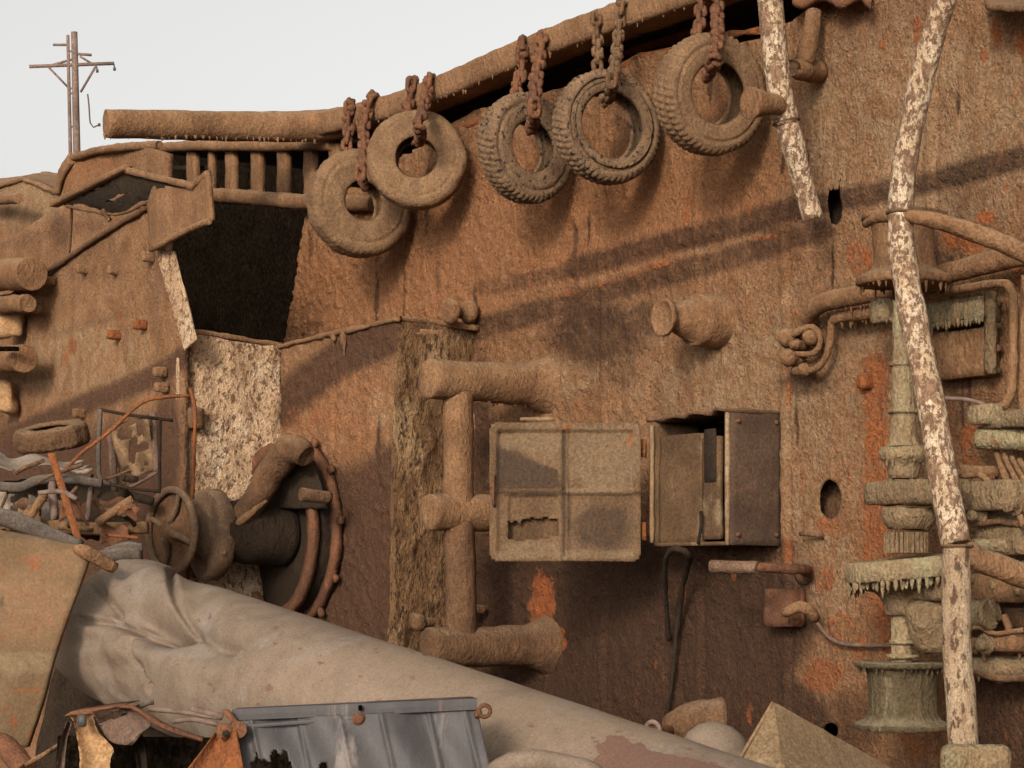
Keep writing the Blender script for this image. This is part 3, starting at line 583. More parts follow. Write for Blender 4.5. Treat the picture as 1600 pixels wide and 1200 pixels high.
# ---- tyres and their chains
def axv(deg, up=0.0):
    a = math.radians(deg); return Vector((math.cos(a)*math.cos(up), math.sin(a)*math.cos(up), math.sin(up)))
def tyre_mesh(mb, c, ax, R, wd, bead, tread, seed, gv=.06):
    h = wd/2; pr = [(-h*.75, bead), (-h*.92, bead+.03), (-h, bead+.10*(1-bead)/.5), (-h*1.02, .5*(bead+1)), (-h*.98, .84), (-h*.86, .93), (-h*.62, .985), (-h*.3, 1.0), (0, 1.005), (h*.3, 1.0), (h*.62, .985), (h*.86, .93), (h*.98, .84), (h*(1.0-gv), .80), (h*(1.0-gv), .775), (h*1.03, .75), (h*1.02, .5*(bead+1)-.02), (h, bead+.10*(1-bead)/.5), (h*.92, bead+.03), (h*.75, bead),
                    (h*.70, bead+.04), (h*.84, bead+.13), (h*.84, .8), (h*.5, .92), (0, .94), (-h*.5, .92), (-h*.84, .8), (-h*.84, bead+.13), (-h*.70, bead+.04)]
    pr2 = []
    for i in range(len(pr)):
        a, b = pr[i], pr[(i+1) % len(pr)]; k = max(1, int(math.hypot(b[0]-a[0], b[1]-a[1])/.032))
        pr2 += [(a[0]+(b[0]-a[0])*j/k, a[1]+(b[1]-a[1])*j/k) for j in range(k)]
    ax = Vector(ax).normalized(); u = ax.cross(UP).normalized(); v = u.cross(ax); n = 300; rnd = random.Random(seed); ph = rnd.random()*6; rows = []
    for k in range(n+1):
        a = 2*math.pi*(k % n)/n; row = []; mudf = .5+.5*math.sin(a*2+ph)*math.sin(a*5+ph*2)
        for t, r in pr2:
            rr = r; tt = t
            if tread and r > .9 and abs(t) < h*.95 and r > .92:
                blk = (math.sin(a*52+(5 if t > 0 else -5)*abs(t)/h+ph) > .2); gro = abs(abs(t)/h-.36) < .10
                if (blk or gro): rr -= .040*tread*(.35+.65*mudf)
            row.append(Vector(c)+ax*tt*R+(u*math.cos(a)+v*math.sin(a))*rr*R*(1+.008*math.sin(2*a+ph)))
        rows.append(row)
    mb.grid(rows, True)
TY = [  # centre px, d, axis deg, up, R px, width, bead, tread, material, label
    (562, 318, .42, -10, .05, 84, .62, .36, .25, 'tyre', 'mud covered tyre hanging lowest, leftmost in the row, half in front of the dark recess'),
    (652, 250, .40, -34, .04, 78, .60, .40, .2, 'tyre', 'round mud caked tyre facing the viewer squarely, overlapping the leftmost tyre'),
    (822, 232, .40, 4, .0, 86, .52, .46, 1.0, 'tyred', 'narrow looking tyre turned edge on with black worn tread, third along the gunwale'),
    (948, 199, .42, -6, .03, 90, .52, .58, 1.0, 'tyred', 'wide opening tyre with visible bead ring and knobbly tread, fourth along the gunwale'),
    (1110, 148, .44, -4, -.10, 95, .60, .50, .8, 'tyre', 'largest and highest tyre, nearest the broken white pipe')]
tyc = []
for i, (x, y, d, deg, up, rp, wd, bead, tr, mat, lab) in enumerate(TY):
    c = D(x, y, d); R = rp/pxm(c); mb = MB(); ax = axv(deg, up); tyre_mesh(mb, c, ax, R, wd, bead, tr, i, (.06, .05, .14, .34, .10)[i])
    V = np.array(mb.V); o = mesh_obj('tyre', V, mb.F, M[mat], None, (.012 if tr < .6 else .006, 13))
    tag(o, lab, 'tyre', 'tyres hung along the gunwale'); tyc.append((c, R, ax, wd))
def link_strand(mb, pts, size, seed):
    path = catmull(pts, .01); cum = [0]
    for a, b in zip(path, path[1:]): cum.append(cum[-1]+(b-a).length)
    pitch = size*1.45; n = int(cum[-1]/pitch); rnd = random.Random(seed)
    for i in range(n+1):
        t = i*pitch; k = min(len(path)-2, max(0, int(np.searchsorted(cum, t))-1)); p = path[k]; tg = (path[k+1]-path[max(k-1, 0)]).normalized()
        a = tg.cross(NRM if abs(tg.dot(NRM)) < .8 else EX).normalized(); b = tg.cross(a); ang = (i % 2)*math.pi/2+.5+rnd.uniform(-.35, .35)
        nr = a*math.cos(ang)+b*math.sin(ang); mb.torus(p, nr, size*.50, size*.34, n=14, m=7, stretch=size*.42, e=tg)
        if rnd.random() < .5:
            q = p+a*rnd.uniform(-.02, .02)+b*rnd.uniform(-.02, .02); mb.lathe(q-tg*size*.5, tg, [(0, .005), (size*.3, size*.68), (size*.7, size*.62), (size, .005)], n=8, step=.02)
CH = [  # strands: (list of (px,py,d)), front strand then back strand
    ([(586, 158, .10), (582, 150, .27), (574, 178, .30), (568, 215, .45), (570, 250, .62), (563, 272, .70), (574, 300, .62)], [(552, 175, .05), (546, 162, .27), (545, 200, .28), (542, 232, .34), (548, 262, .3)], 'heavy rusty chain holding the leftmost, lowest tyre'),
    ([(674, 128, .10), (671, 121, .27), (668, 142, .32), (660, 172, .55), (656, 196, .66), (658, 212, .58), (652, 226, .42)], [(648, 138, .05), (643, 128, .27), (640, 155, .28), (638, 178, .34), (646, 205, .3)], 'mud clogged chain holding the round tyre that faces the viewer'),
    ([(850, 66, .10), (847, 60, .27), (844, 85, .32), (838, 125, .52), (836, 160, .70), (834, 186, .66), (829, 204, .5)], [(822, 78, .05), (817, 68, .27), (815, 105, .28), (808, 145, .36), (818, 180, .3)], 'thick muddy chain holding the tyre turned edge on'),
    ([(975, 12, .10), (972, 5, .27), (968, 40, .30), (962, 90, .44), (957, 120, .66), (953, 146, .62), (946, 162, .5)], [(938, 36, .05), (932, 26, .27), (934, 60, .28), (934, 105, .38), (940, 145, .3)], 'slender clean linked chain holding the tyre with the wide opening'),
    ([(1122, -8, .2), (1121, 20, .30), (1121, 55, .52), (1118, 84, .70), (1112, 104, .66), (1106, 118, .5)], [(1095, -5, .2), (1094, 25, .28), (1092, 55, .36), (1098, 90, .34)], 'chain running up out of view from the largest, highest tyre')]
for i, (fr, bk, lab) in enumerate(CH):
    base = D(*fr[0]); ch = thing('chain', lab, 'chain', base, 'chains holding the tyres')
    for st_ in (fr, bk):
        mb = MB(); sz = (.055, .052, .055, .046, .05)[i]; link_strand(mb, [D(*p) for p in st_], sz, i*7+len(st_))
        mb.build('chain_strand', M['rust'] if i != 3 else M['crustd'], ch, crust=(.010, 26))

# ================================================================== DECK FITTINGS
# ---- cone ended vent stub
b = D(1126, 503, 0); sV = b.x; dv = d_at(sV, 1034); t = thing('vent_stub', 'stubby mud covered vent pipe with a flared flange end standing out of the bare deck', 'vent pipe', b)
mb = MB(); mb.lathe(b, NRM, [(-.02, .158), (.05, .155), (.2, .145), (dv*.45, .128), (dv*.62, .108), (dv*.74, .085), (dv*.84, .064), (dv*.95, .06)], n=30); mb.build('body', M['crust'], t, crust=(.009, 12))
mb = MB(); mb.lathe(b, NRM, [(dv*.90, .06), (dv*.93, .108), (dv*1.0, .108), (dv*1.0, .09), (dv*.97, .075), (dv*.97, .001)], n=26, step=.02); mb.build('flange', M['crust'], t, crust=(.010, 14))
# ---- two disc roller on the ledge
b = D(728, 492, .12); t = thing('roller_fairlead', 'small two disc fairlead sitting at the corner of the deckhouse below the tyres', 'fairlead', b)
for px_, r_ in ((705, .085), (733, .075)):
    c = D(px_, 487, .10+(733-px_)*.006); mb = MB(); mb.lathe(c-NRM*.035, NRM, [(0, .001), (0, r_*.8), (.015, r_), (.055, r_), (.07, r_*.8), (.07, .001)], n=22, step=.02); mb.build('disc', M['crust'], t, crust=(.012, 14))
mb = MB(); mb.tube([D(735, 490, .05), D(712, 488, .18)], .04, n=10); mb.build('axle', M['crustd'], t)
# ---- mooring bitt: three posts and a crossing column
s_ = D(852, 604, 0).x; dh = d_at(s_, 668); t = thing('mooring_bitt', 'big mud coated mooring bitt of three posts joined by a column', 'mooring bitt', D(852, 1010, 0))
zz = [D(668, 592, dh).z, D(668, 800, dh).z, D(668, 1012, dh).z]
for i, z in enumerate(zz):
    b = W(s_, 0, z); mb = MB(); r = .128 if i != 1 else .118
    mb.lathe(b, NRM, [(-.02, .20), (.04, .17), (.16, r*1.06), (dh*.5, r), (dh*.94, r*1.0), (dh*.985, r*1.0), (dh, r*.93), (dh, .001)], n=30)
    if i == 0: mb.drips(b-UP*.12+NRM*.05, b+NRM*dh*.55-UP*.11, 22, .05, .014, 4, out=EX*.03)
    mb.build('post', M['crust'] if i < 2 else M['crustd'], t, crust=(.010, 12))
dc = d_at(s_, 716)
mb = MB(); mb.tube([W(s_, dc, zz[0]+.02), W(s_, dc, zz[0]*.5+zz[1]*.5), W(s_, dc, zz[1])], .098, n=24); mb.build('column', M['crust'], t, crust=(.012, 8))
mb = MB(); mb.tube([W(s_, dc, zz[1]), W(s_, dc-.02, zz[1]*.5+zz[2]*.5), W(s_, dc-.02, zz[2])], .100, n=24); mb.build('column', M['crustd'], t, crust=(.008, 11))
sb = sheet('base_fin', M['crust'], t, W(s_-.02, .02, 0), EX, UP, NRM, [(770, 585), (800, 575), (830, 583), (872, 600), (850, 607), (790, 604)], cell=.02, th=.06, amp=.02, nsc=9)
# ---- small cleats low beside the bitt
for (x, y, d, lab) in ((740, 952, .18, 'small rusty eye lug beside the lower bitt column, on its right'), (664, 972, .62, 'small muddy lug left of the lowest bitt post')):
    b = D(x+14, y, d-.12); mb = MB(); mb.lathe(b, NRM, [(0, .03), (.08, .032), (.10, .06), (.15, .062), (.17, .03), (.17, .001)], n=14, step=.02); tag(mb.build('lug', M['crustd'], None, crust=(.012, 14)), lab, 'lug')

# ---- locker with its door swung open
sR = D(1222, 750, 0).x; dF = d_at(sR, 1141); sL = D(1016, 750, dF).x
zT = D(1141, 640, dF).z; zB = D(1141, 852, dF).z; xm = (sL+sR)/2; zm = (zT+zB)/2; hx = (sR-sL)/2; hz = (zT-zB)/2
print('locker', sL, sR, dF, zT, zB)
t = thing('deck_locker', 'open sheet metal locker bolted to the deck, its door swung out to the left', 'locker', W(xm, 0, zB))
mb = MB(); mb.box(W(sR-.012, dF/2, zm), EX*.012, W(0, dF/2, 0), UP*hz, cell=.04, r=.006); mb.build('side_panel', M['lockside'], t, crust=(.008, 6))
mb = MB(); mb.box(W(sL+.012, dF/2, zm), EX*.012, W(0, dF/2-.002, 0), UP*(hz-.02), cell=.06, r=.006); mb.build('side_panel', M['olive'], t)
mb = MB(); mb.plate(W(sL-.02, dF+.015, zT-.01), W(sR+.0, dF+.015, zT+.012), W(sR+.0, .0, zT+.012), W(sL-.02, 0, zT-.01), W(0, 0, -.018), cell=.03, warp=lambda u, v: Vector((0, .025*math.sin(u*19)*(v < .1), .008*math.sin(u*23)))); mb.build('top_panel', M['crustd'], t, crust=(.01, 14))
mb = MB(); mb.box(W(xm, dF/2, zB+.012), EX*(hx-.026), W(0, dF/2-.004, 0), UP*.012, cell=.06, r=.006); mb.build('bottom_panel', M['olive'], t)
mb = MB(); mb.box(W(xm, .03, zm), EX*(hx-.026), W(0, .012, 0), UP*(hz-.03), cell=.1); mb.build('back_shade_panel', M['black'], t)
def atd(px_, d): return D(px_, 750, d).x
di = dF-.05; xa, xb, xc = sL+.03, atd(1101, di), atd(1131, di)
mb = MB(); mb.box(W((xa+xb)/2, di, zm-.045), EX*((xb-xa)/2), W(0, .012, 0), UP*(hz-.06), cell=.03, r=.01); ip = mb.build('inner_panel', M['olive'], t, crust=(.02, 4))
mb = MB(); mb.box(W((xb+xc)/2+.004, di+.012, zm-.05), EX*((xc-xb)/2-.008), W(0, .018, 0), UP*(hz-.085), cell=.03, r=.006); mb.build('inner_strip', M['olive'], t, crust=(.006, 8))
mb = MB(); mb.box(W((xb+xc)/2+.01, di+.034, zm+hz*.35), EX*((xc-xb)/2-.035), W(0, .006, 0), UP*(hz*.40), cell=.03, r=.006); mb.build('latch_slot', M['hollow'], t)
for q in ((W(sL+.018, dF, zB+.02), W(sL+.018, dF, zT-.04)), (W(sR-.02, dF+.004, zB), W(sR-.02, dF+.004, zT))): mb = MB(); mb.bar(q[0], q[1], EX*.014, NRM*.012, cell=.06); mb.build('front_edge', M['beige'], t, crust=(.006, 9))
# door: faces the viewer, hinged on the locker's front left edge
Yd = depth(W(sL, dF+.03, zm))-.02
dr = t  # the door belongs to the locker
def dpx(x, y): return P(x, y, Yd)
NV = -FW
W_, H_ = 236.0, 216.0
hole = [(795, 812), (800, 818), (806, 812), (812, 820), (818, 811), (824, 812), (831, 808), (840, 812), (850, 809), (872, 810), (872, 836), (850, 840), (812, 845), (794, 842)]
def dmask(u, v):
    x, y = 765+W_*u, 661+H_*v
    q = np.array([x]), np.array([y])
    if inpoly(q[0], q[1], hole)[0]: return True
    cx_ = min(max(x, 781), 985); cy_ = min(max(y, 677), 861); return math.hypot(x-cx_, y-cy_) > 17
def drelief(u, v):
    x, y = 765+W_*u, 661+H_*v; h = 0
    e = min(x-765, 1001-x, y-661, 877-y)
    if e < 13: h += .028
    if 13 <= e < 16: h -= .004
    if abs(x-882) < 4: h += -.016 if abs(x-880) < 2.5 else .012
    if abs(y-767) < 4: h += .020 if x > 884 else (-.014 if y < 766 else .012)
    if x > 889 and 772 < y and e > 18: h += -.012
    if x < 878 and y < 762 and e > 18: h += .006
    if 794 < x < 872 and 774 < y < 840: h -= .020+.010*(y-774)/60
    return NV*h+NV*.006*math.sin(x*.05+y*.03)
mb = MB(); mb.plate(dpx(765, 877), dpx(1001, 877), dpx(1001, 661), dpx(765, 661), FW*.03, cell=.0105, hole=lambda u, v: dmask(u, 1-v), warp=lambda u, v: drelief(u, 1-v))
door = mb.build('door', M['door'], t, crust=(.006, 12))
paint(door, dict(pale=[('e', 945, 715, 62, 50, 1.1), ('e', 820, 690, 50, 18, .8), ('l', [(780, 866), (985, 866)], 7, .8), ('l', [(888, 768), (985, 766)], 5, 1), ('l', [(770, 665), (995, 665)], 5, .5), ('e', 860, 700, 26, 30, .5), ('e', 835, 855, 50, 10, .9)], dark=[('p', [(775, 695), (870, 735), (878, 762), (772, 762)], 10, 1.0), ('e', 940, 825, 50, 38, .8), ('e', 800, 730, 26, 30, .8), ('l', [(881, 672), (881, 866)], 3, .9), ('l', [(776, 769), (876, 769)], 3, .9)], rust=[('e', 985, 690, 6, 16, .6), ('e', 880, 668, 16, 4, .5)]))  # diagonal dark patch left of the rib, pale patch upper right
mb = MB(); mb.bar(dpx(812, 655), dpx(868, 655), UP*.012, FW*.02, cell=.03); mb.build('door_edge_strip', M['beige'], door)
for y in (700, 830):
    mb = MB(); mb.tube([dpx(1006, y-14)+FW*.03, dpx(1006, y+14)+FW*.03], .018, n=8); mb.build('hinge', M['orange'], door)
mb = MB(); mb.plate(dpx(788, 850)+FW*.09, dpx(878, 850)+FW*.09, dpx(878, 770)+FW*.05, dpx(788, 770)+FW*.05, FW*.01, cell=.03, hole=lambda u, v: v > .85 and False); mb.build('pocket', M['olive'], door, crust=(.02, 8))
for sx_, sz_ in ((.08, .06), (.08, -.06), (-.08, .06), (-.08, -.06)):
    mb = MB(); mb.lathe(W(sR+.012, dF/2+sx_*dF*4.6, zm+sz_*hz*14), EX, [(-.01, .012), (.004, .012), (.010, .006), (.010, .001)], n=10, step=.01); mb.build('bolt', M['rust'], t)
mb = MB(); mb.tube([dpx(773, 745)-FW*.02, dpx(771, 748)-FW*.06, dpx(771, 786)-FW*.06, dpx(773, 790)-FW*.02], .009, n=8, step=.01); mb.build('handle', M['rust'], door)
mb = MB(); mb.tube([W(xb+.03, di+.05, zm-.18), W(xb+.06, di+.07, zm-.26), W(xb+.02, di+.06, zm-.36)], .010, n=7, step=.02); mb.build('wiring', M['hollow'], t)
# ---- cables looped under the locker
b = D(1050, 870, .4)
mb = MB(); mb.tube([D(1045, 1000, .05), D(1040, 930, .2), D(1040, 880, dF), D(1048, 860, dF+.06), D(1062, 858, dF+.06), D(1075, 866, dF), D(1075, 880, dF-.1), D(1066, 920, .14), D(1058, 980, .06), D(1050, 1060, .05), D(1040, 1128, .05)], [.012, .013, .016, .018, .018, .02, .02, .018, .016, .014, .012], n=10)
tag(mb.build('cable', M['hollow'], None, crust=(.012, 14)), 'dark muddy cable looped over the locker lip and trailing down the dark plating', 'cable')
# ---- lever with a pale grip
b = D(1262, 893, .02); t = thing('valve_lever', 'short rusty lever with a pale cylindrical grip below the open locker', 'lever', b)
dl = .62
mb = MB(); mb.tube([b, D(1255, 890, .16), D(1235, 889, .28), D(1180, 886, .5)], [.035, .03, .026, .026], n=12); mb.build('arm', M['rust'], t, crust=(.01, 14))
mb = MB(); mb.tube([D(1184, 887, .5), D(1150, 886, .56), D(1112, 885, .62)], .034, n=14); mb.build('grip', M['grip'], t, crust=(.008, 14))
mb = MB(); mb.lathe(D(1264, 893, -.01), NRM, [(0, .07), (.05, .07), (.06, .04), (.06, .001)], n=18, step=.02); mb.build('boss', M['crustd'], t, crust=(.012, 14))
# ---- cable terminal box
b = D(1222, 950, 0); t = thing('terminal_box', 'flat rusty terminal box with a bent pipe nozzle and a thin cable', 'terminal box', b)
mb = MB(); a0, a1 = D(1190, 920, .13), D(1232, 980, .13); mb.box(W((a0.x+a1.x)/2, .06, (a0.z+a1.z)/2), EX*((a1.x-a0.x)/2), W(0, .065, 0), UP*((a0.z-a1.z)/2), cell=.03); mb.build('case', M['rust'], t, crust=(.007, 15))
mb = MB(); mb.tube([D(1226, 958, .22), D(1250, 948, .20), D(1266, 952, .16), D(1273, 968, .12)], [.026, .03, .034, .028], n=12); mb.build('nozzle', M['crust'], t, crust=(.010, 14))
mb = MB(); mb.tube([D(1272, 966, .12), D(1290, 990, .08), D(1310, 1004, .06), D(1345, 1008, .06), D(1400, 1008, .06)], .012, n=8); mb.build('cable', M['purple'], t, crust=(.004, 20))
# ---- valve pipework
b = D(1275, 560, 0); t = thing('valve_pipework', 'cluster of bent mud covered pipes and small valves left of the pale green winch shaft', 'pipework', b)
mb = MB(); pp = [D(1256, 520, .06), D(1262, 492, .12), D(1285, 474, .16), D(1320, 465, .18), D(1400, 449, .18), D(1480, 428, .18), D(1540, 412, .18), D(1620, 395, .18)]
mb.tube(pp, .052, n=16); mb.drips(pp[3]-UP*.045, pp[5]-UP*.045, 34, .05, .012, 3); mb.build('pipe', M['crust'], t, crust=(.007, 15))
mb = MB(); pp = [D(1240, 580, .10), D(1270, 578, .12), D(1290, 560, .12), D(1298, 530, .12), D(1300, 505, .12), D(1312, 496, .12), D(1360, 488, .12), D(1405, 480, .12)]
mb.tube(pp, [.026, .02, .02, .02, .022, .03, .04, .04], n=12); mb.drips(pp[5]-UP*.03, pp[7]-UP*.035, 18, .04, .010, 5); mb.build('pipe', M['crust'], t, crust=(.010, 14))
mb = MB(); mb.tube([D(1236, 524, .14), D(1270, 510, .12), D(1282, 530, .08), D(1272, 552, .08), D(1240, 552, .12)], .018, n=10); mb.build('pipe', M['crust'], t, crust=(.010, 16))
for x, y, r, l in ((1262, 498, .05, .06), (1236, 528, .055, .12), (1248, 541, .03, .10), (1240, 560, .048, .13), (1260, 580, .04, .08), (1268, 528, .045, .08)):
    c = D(x+8, y, .06); mb = MB(); mb.lathe(c, (NRM+EX*.25).normalized(), [(0, r*.8), (l*.3, r), (l*.55, r*.8), (l*.7, r*1.05), (l, r*.8), (l+.02, r*.4), (l+.02, .001)], n=14, step=.02); mb.build('valve', M['crust'], t, crust=(.018, 13))
# ---- pipe stub near the top edge
b = D(1258, 112, .03); t = thing('pipe_stub', 'short thick pipe stub near the top edge, right of the broken white pipe', 'pipe', b)
mb = MB(); mb.tube([D(1272, 20, .10), D(1266, 60, .16), D(1256, 98, .2)], [.045, .05, .052], n=14); mb.build('pipe', M['crust'], t, crust=(.012, 10))
mb = MB(); mb.tube([D(1278, 112, .02), D(1254, 108, .2), D(1236, 106, .3)], [.06, .062, .05], n=14); mb.build('elbow', M['crust'], t, crust=(.02, 10))
mb = MB(); mb.plate(D(1540, 6, .25), D(1640, 10, .25), D(1640, -4, .02), D(1540, -6, .02), W(0, 0, -.03), cell=.03); tag(mb.build('bracket_shelf', M['crustd'], None, crust=(.016, 9)), 'narrow shelf bracket on the deck in the top right corner', 'bracket')
for x, y, lab in ((1352, 596, 'tiny square lug right of the pipework, beside orange rust'),):
    mb = MB(); mb.box(D(x, y, .03), EX*.03, NRM*.04, UP*.04, cell=.02); tag(mb.build('lug', M['orange'], None, crust=(.008, 14)), lab, 'lug')
mb = MB(); mb.tube([D(1250, 834, .08), D(1268, 835, .07), D(1286, 838, .03)], .012, n=8); tag(mb.build('pin', M['crustd'], None), 'thin pin sticking out below the oval hole in the deck', 'pin')

# ---- deck winch with its shaft standing upright
dw = .50
b = D(1412, 1140, dw); t = thing('deck_winch', 'pale green mud streaked deck winch with upright shaft, gears and two flanged drums', 'winch', b)
def cyl(y0, y1, r, x=1412, d=dw, n=26, r2=None): return [(D(x, y0, d), D(x, y1, d))], r
def vtube(mb, x, y0, y1, r, d=dw, n=24): mb.tube([D(x, y0, d), D(x, y1, d)], r, n=n)
def vl(mb, x, d, prof, n=40):   # profile in photo rows: [(y, r)]
    o = D(x, prof[0][0], d); mb.lathe(o, -UP, [((y-prof[0][0])/pxm(o), r) for y, r in prof], n=n, step=.025)
def ringdrips(mb, x, d, y, r, n, ln, rr, seed):
    o = D(x, y, d); rnd = random.Random(seed)
    for i in range(n):
        if rnd.random() < .3+.3*math.sin(i*.9+seed): continue
        a = 2*math.pi*(i+rnd.random()*.8)/n; p = o+Vector((math.cos(a), math.sin(a), 0))*r*rnd.uniform(.9, 1); l = ln*.8*rnd.uniform(.1, 1.1)**1.3+.01; q = rr*.7*rnd.uniform(.6, 1.3)
        mb.tube([p+UP*q, p-UP*l*.5, p-UP*l], [q*1.3, q*.8, q*.2], n=6, step=l*.3)
xs = 1412
mb = MB(); vl(mb, xs, dw, [(470, .001), (470, .052), (560, .056), (640, .060), (672, .064), (690, .075), (698, .09)]); mb.build('shaft', M['green'], t, crust=(.008, 9))
mb = MB(); vl(mb, xs, dw, [(698, .06), (698, .105), (706, .118), (718, .115), (722, .085), (748, .07), (748, .001)]); ringdrips(mb, xs, dw, 720, .10, 16, .03, .012, 2); mb.build('collar', M['green'], t, crust=(.012, 11))
# upper drum
mb = MB(); vl(mb, xs, dw-.05, [(334, .001), (334, .20), (336, .21), (343, .21), (346, .165), (360, .15), (400, .148), (422, .16), (432, .22), (435, .232), (444, .232), (446, .22), (446, .001)]); ringdrips(mb, xs, dw-.05, 445, .215, 46, .055, .014, 4)
mb.build('warping_drum', M['crust'], t, crust=(.010, 9))
# bearing blocks and couplings
mb = MB(); mb.box((D(1384, 770, dw)+D(1440, 770, dw))/2, EX*.20, NRM*.09, UP*.058, cell=.035, r=.02); mb.build('coupling', M['greend'], t, crust=(.008, 13))
mb = MB(); mb.box(D(1462, 769, dw-.02), EX*.16, NRM*.09, UP*.062, cell=.035, r=.02); mb.build('coupling', M['greend'], t, crust=(.008, 13))
mb = MB(); mb.box(D(1545, 775, dw-.14), EX*.22, NRM*.08, UP*.070, cell=.035, r=.02); mb.build('bearing_block', M['greend'], t, crust=(.008, 13))
mb = MB(); vl(mb, 1420, dw, [(793, .001), (793, .125), (806, .135), (818, .12), (828, .10), (828, .001)]); ringdrips(mb, 1420, dw, 808, .125, 22, .05, .014, 6); mb.build('hub', M['greend'], t, crust=(.016, 9))
# pinion with teeth
mb = MB(); rows = []; o = D(1416, 832, dw); n = 26
for yy in np.linspace(832, 864, 6):
    row = []
    for k in range(n*6):
        a = 2*math.pi*k/(n*6); r = .108 if (k % 6) < 3 else .085
        row.append(D(1416, yy, dw)+Vector((math.cos(a), math.sin(a), 0))*r)
    rows.append(row)
c0, c1 = D(1416, 832, dw), D(1416, 864, dw); rows = [[c0+(v-rows[0][i])*0+(v-c0)*.05 for i, v in enumerate(rows[0])]]+rows+[[c1+(v-c1)*.05 for v in rows[-1]]]
mb.grid(rows, True); mb.build('pinion', M['greend'], t, crust=(.004, 12), flat=True)
# big gear, seen edge on, tilted a little
mb = MB(); o = D(1432, 886, dw-.05); axg = (UP+EX*-.05+NRM*.09).normalized(); mb.lathe(o-axg*.05, axg, [(0, .001), (0, .30), (-.0, .335), (.012, .345), (.09, .345), (.10, .335), (.10, .28), (.09, .001)], n=64)
rnd = random.Random(4)
for i in range(70):
    a = 2*math.pi*(i+rnd.random()*.5)/70; p = o+Vector((math.cos(a), math.sin(a), 0))*.325; p.z = o.z-.06-.0*i-(Vector((math.cos(a), math.sin(a), 0))*.33).dot(axg); l = .05*rnd.uniform(.1, 1.1)+.01; mb.tube([p+UP*.02, p-UP*l*.5, p-UP*l], [.014, .009, .003], n=6, step=.02)
mb.build('gear_wheel', M['green'], t, crust=(.007, 14))
mb = MB(); vl(mb, 1412, dw, [(905, .001), (905, .27), (916, .24), (926, .14), (940, .10), (960, .092), (962, .06), (962, .001)]); mb.build('gear_hub', M['greend'], t, crust=(.009, 12))
mb = MB(); vl(mb, 1409, dw, [(950, .001), (950, .052), (1000, .050), (1040, .052), (1040, .001)]); mb.build('shaft', M['green'], t, crust=(.008, 10))
# lower drum
mb = MB(); vl(mb, 1410, dw+.02, [(1034, .001), (1034, .222), (1036, .228), (1042, .228), (1044, .19), (1052, .172), (1085, .165), (1112, .170), (1124, .185), (1130, .222), (1132, .232), (1139, .232), (1140, .222), (1140, .001)]); ringdrips(mb, 1410, dw+.02, 1043, .215, 40, .05, .012, 9); mb.build('warping_drum', M['drum'], t, crust=(.008, 10))
# gearbox casting behind the pole and right hand machinery
mb = MB(); mb.box(D(1462, 915, dw-.04), EX*.15, NRM*.10, UP*.075, cell=.03, r=.035); mb.build('gear_case', M['greend'], t, crust=(.012, 11))
mb = MB(); vl(mb, 1458, dw-.08, [(938, .001), (938, .12), (950, .145), (975, .13), (1000, .10), (1018, .07), (1018, .001)]); ringdrips(mb, 1458, dw-.08, 985, .10, 18, .09, .016, 3); mb.build('gear_case', M['greend'], t, crust=(.014, 10))
mb = MB(); mb.box(D(1575, 918, dw-.22), EX*.36, NRM*.10, UP*.068, cell=.04, r=.012); mb.build('bed_beam', M['crust'], t, crust=(.007, 14))
mb = MB(); mb.tube([D(1500, 960, dw-.1), D(1552, 957, dw-.12)], .062, n=18); mb.build('motor_end', M['green'], t, crust=(.012, 10))
mb = MB(); mb.tube([D(1490, 1006, dw-.12), D(1640, 1002, dw-.28)], .028, n=12); mb.drips(D(1500, 1012, dw-.13), D(1600, 1010, dw-.25), 26, .08, .014, 8); mb.build('tie_rod', M['crust'], t, crust=(.012, 12))
mb = MB(); mb.box(D(1578, 1004, dw-.2), EX*.08, NRM*.06, UP*.045, cell=.03, r=.02); mb.build('clamp', M['crust'], t, crust=(.007, 15))
mb = MB(); mb.tube([D(1560, 968, dw-.15), D(1570, 964, dw-.15), D(1576, 980, dw-.15), D(1576, 1000, dw-.2)], .018, n=9); mb.build('eye_rod', M['crust'], t)
mb = MB(); mb.box(D(1590, 965, dw-.3), EX*.12, NRM*.08, UP*.05, cell=.04, r=.02); mb.build('bearing_block', M['crustd'], t, crust=(.009, 12))
for x, y in ((1392, 757), (1424, 757), (1475, 755), (1510, 760)):
    mb = MB(); mb.lathe(D(x, y+4, dw+.06), UP, [(-.02, .001), (-.02, .022), (.02, .022), (.02, .012), (.04, .012), (.04, .001)], n=6, step=.02); mb.build('bolt', M['greend'], t, crust=(.004, 14))
for x, r in ((1512, .085), (1542, .075)):
    mb = MB(); mb.tube([D(x, 959, dw-.1), D(x+7, 959, dw-.105)], r, n=20); mb.build('flange', M['greend'], t, crust=(.008, 12))
for k, (y, x0, x1, r) in enumerate(((803, 1500, 1570, .04), (885, 1520, 1640, .035), (1040, 1500, 1640, .05), (735, 1500, 1560, .03))):
    mb = MB(); mb.tube([D(x0, y, dw-.2), D((x0+x1)/2, y+2, dw-.26), D(x1, y+4, dw-.34)], r, n=12); mb.drips(D(x0, y+r*250, dw-.2), D(x1, y+r*250, dw-.32), 16, .06, .012, 11+k); mb.build('pipe', M['crust' if k % 2 else 'greend'], t, crust=(.012, 12))
for y, r in ((566, .068), (640, .075), (1000, .066), (1022, .08)):
    mb = MB(); vl(mb, 1411, dw, [(y, .05), (y, r), (y+6, r), (y+6, .05)]); mb.build('flange', M['green'], t, crust=(.004, 14))
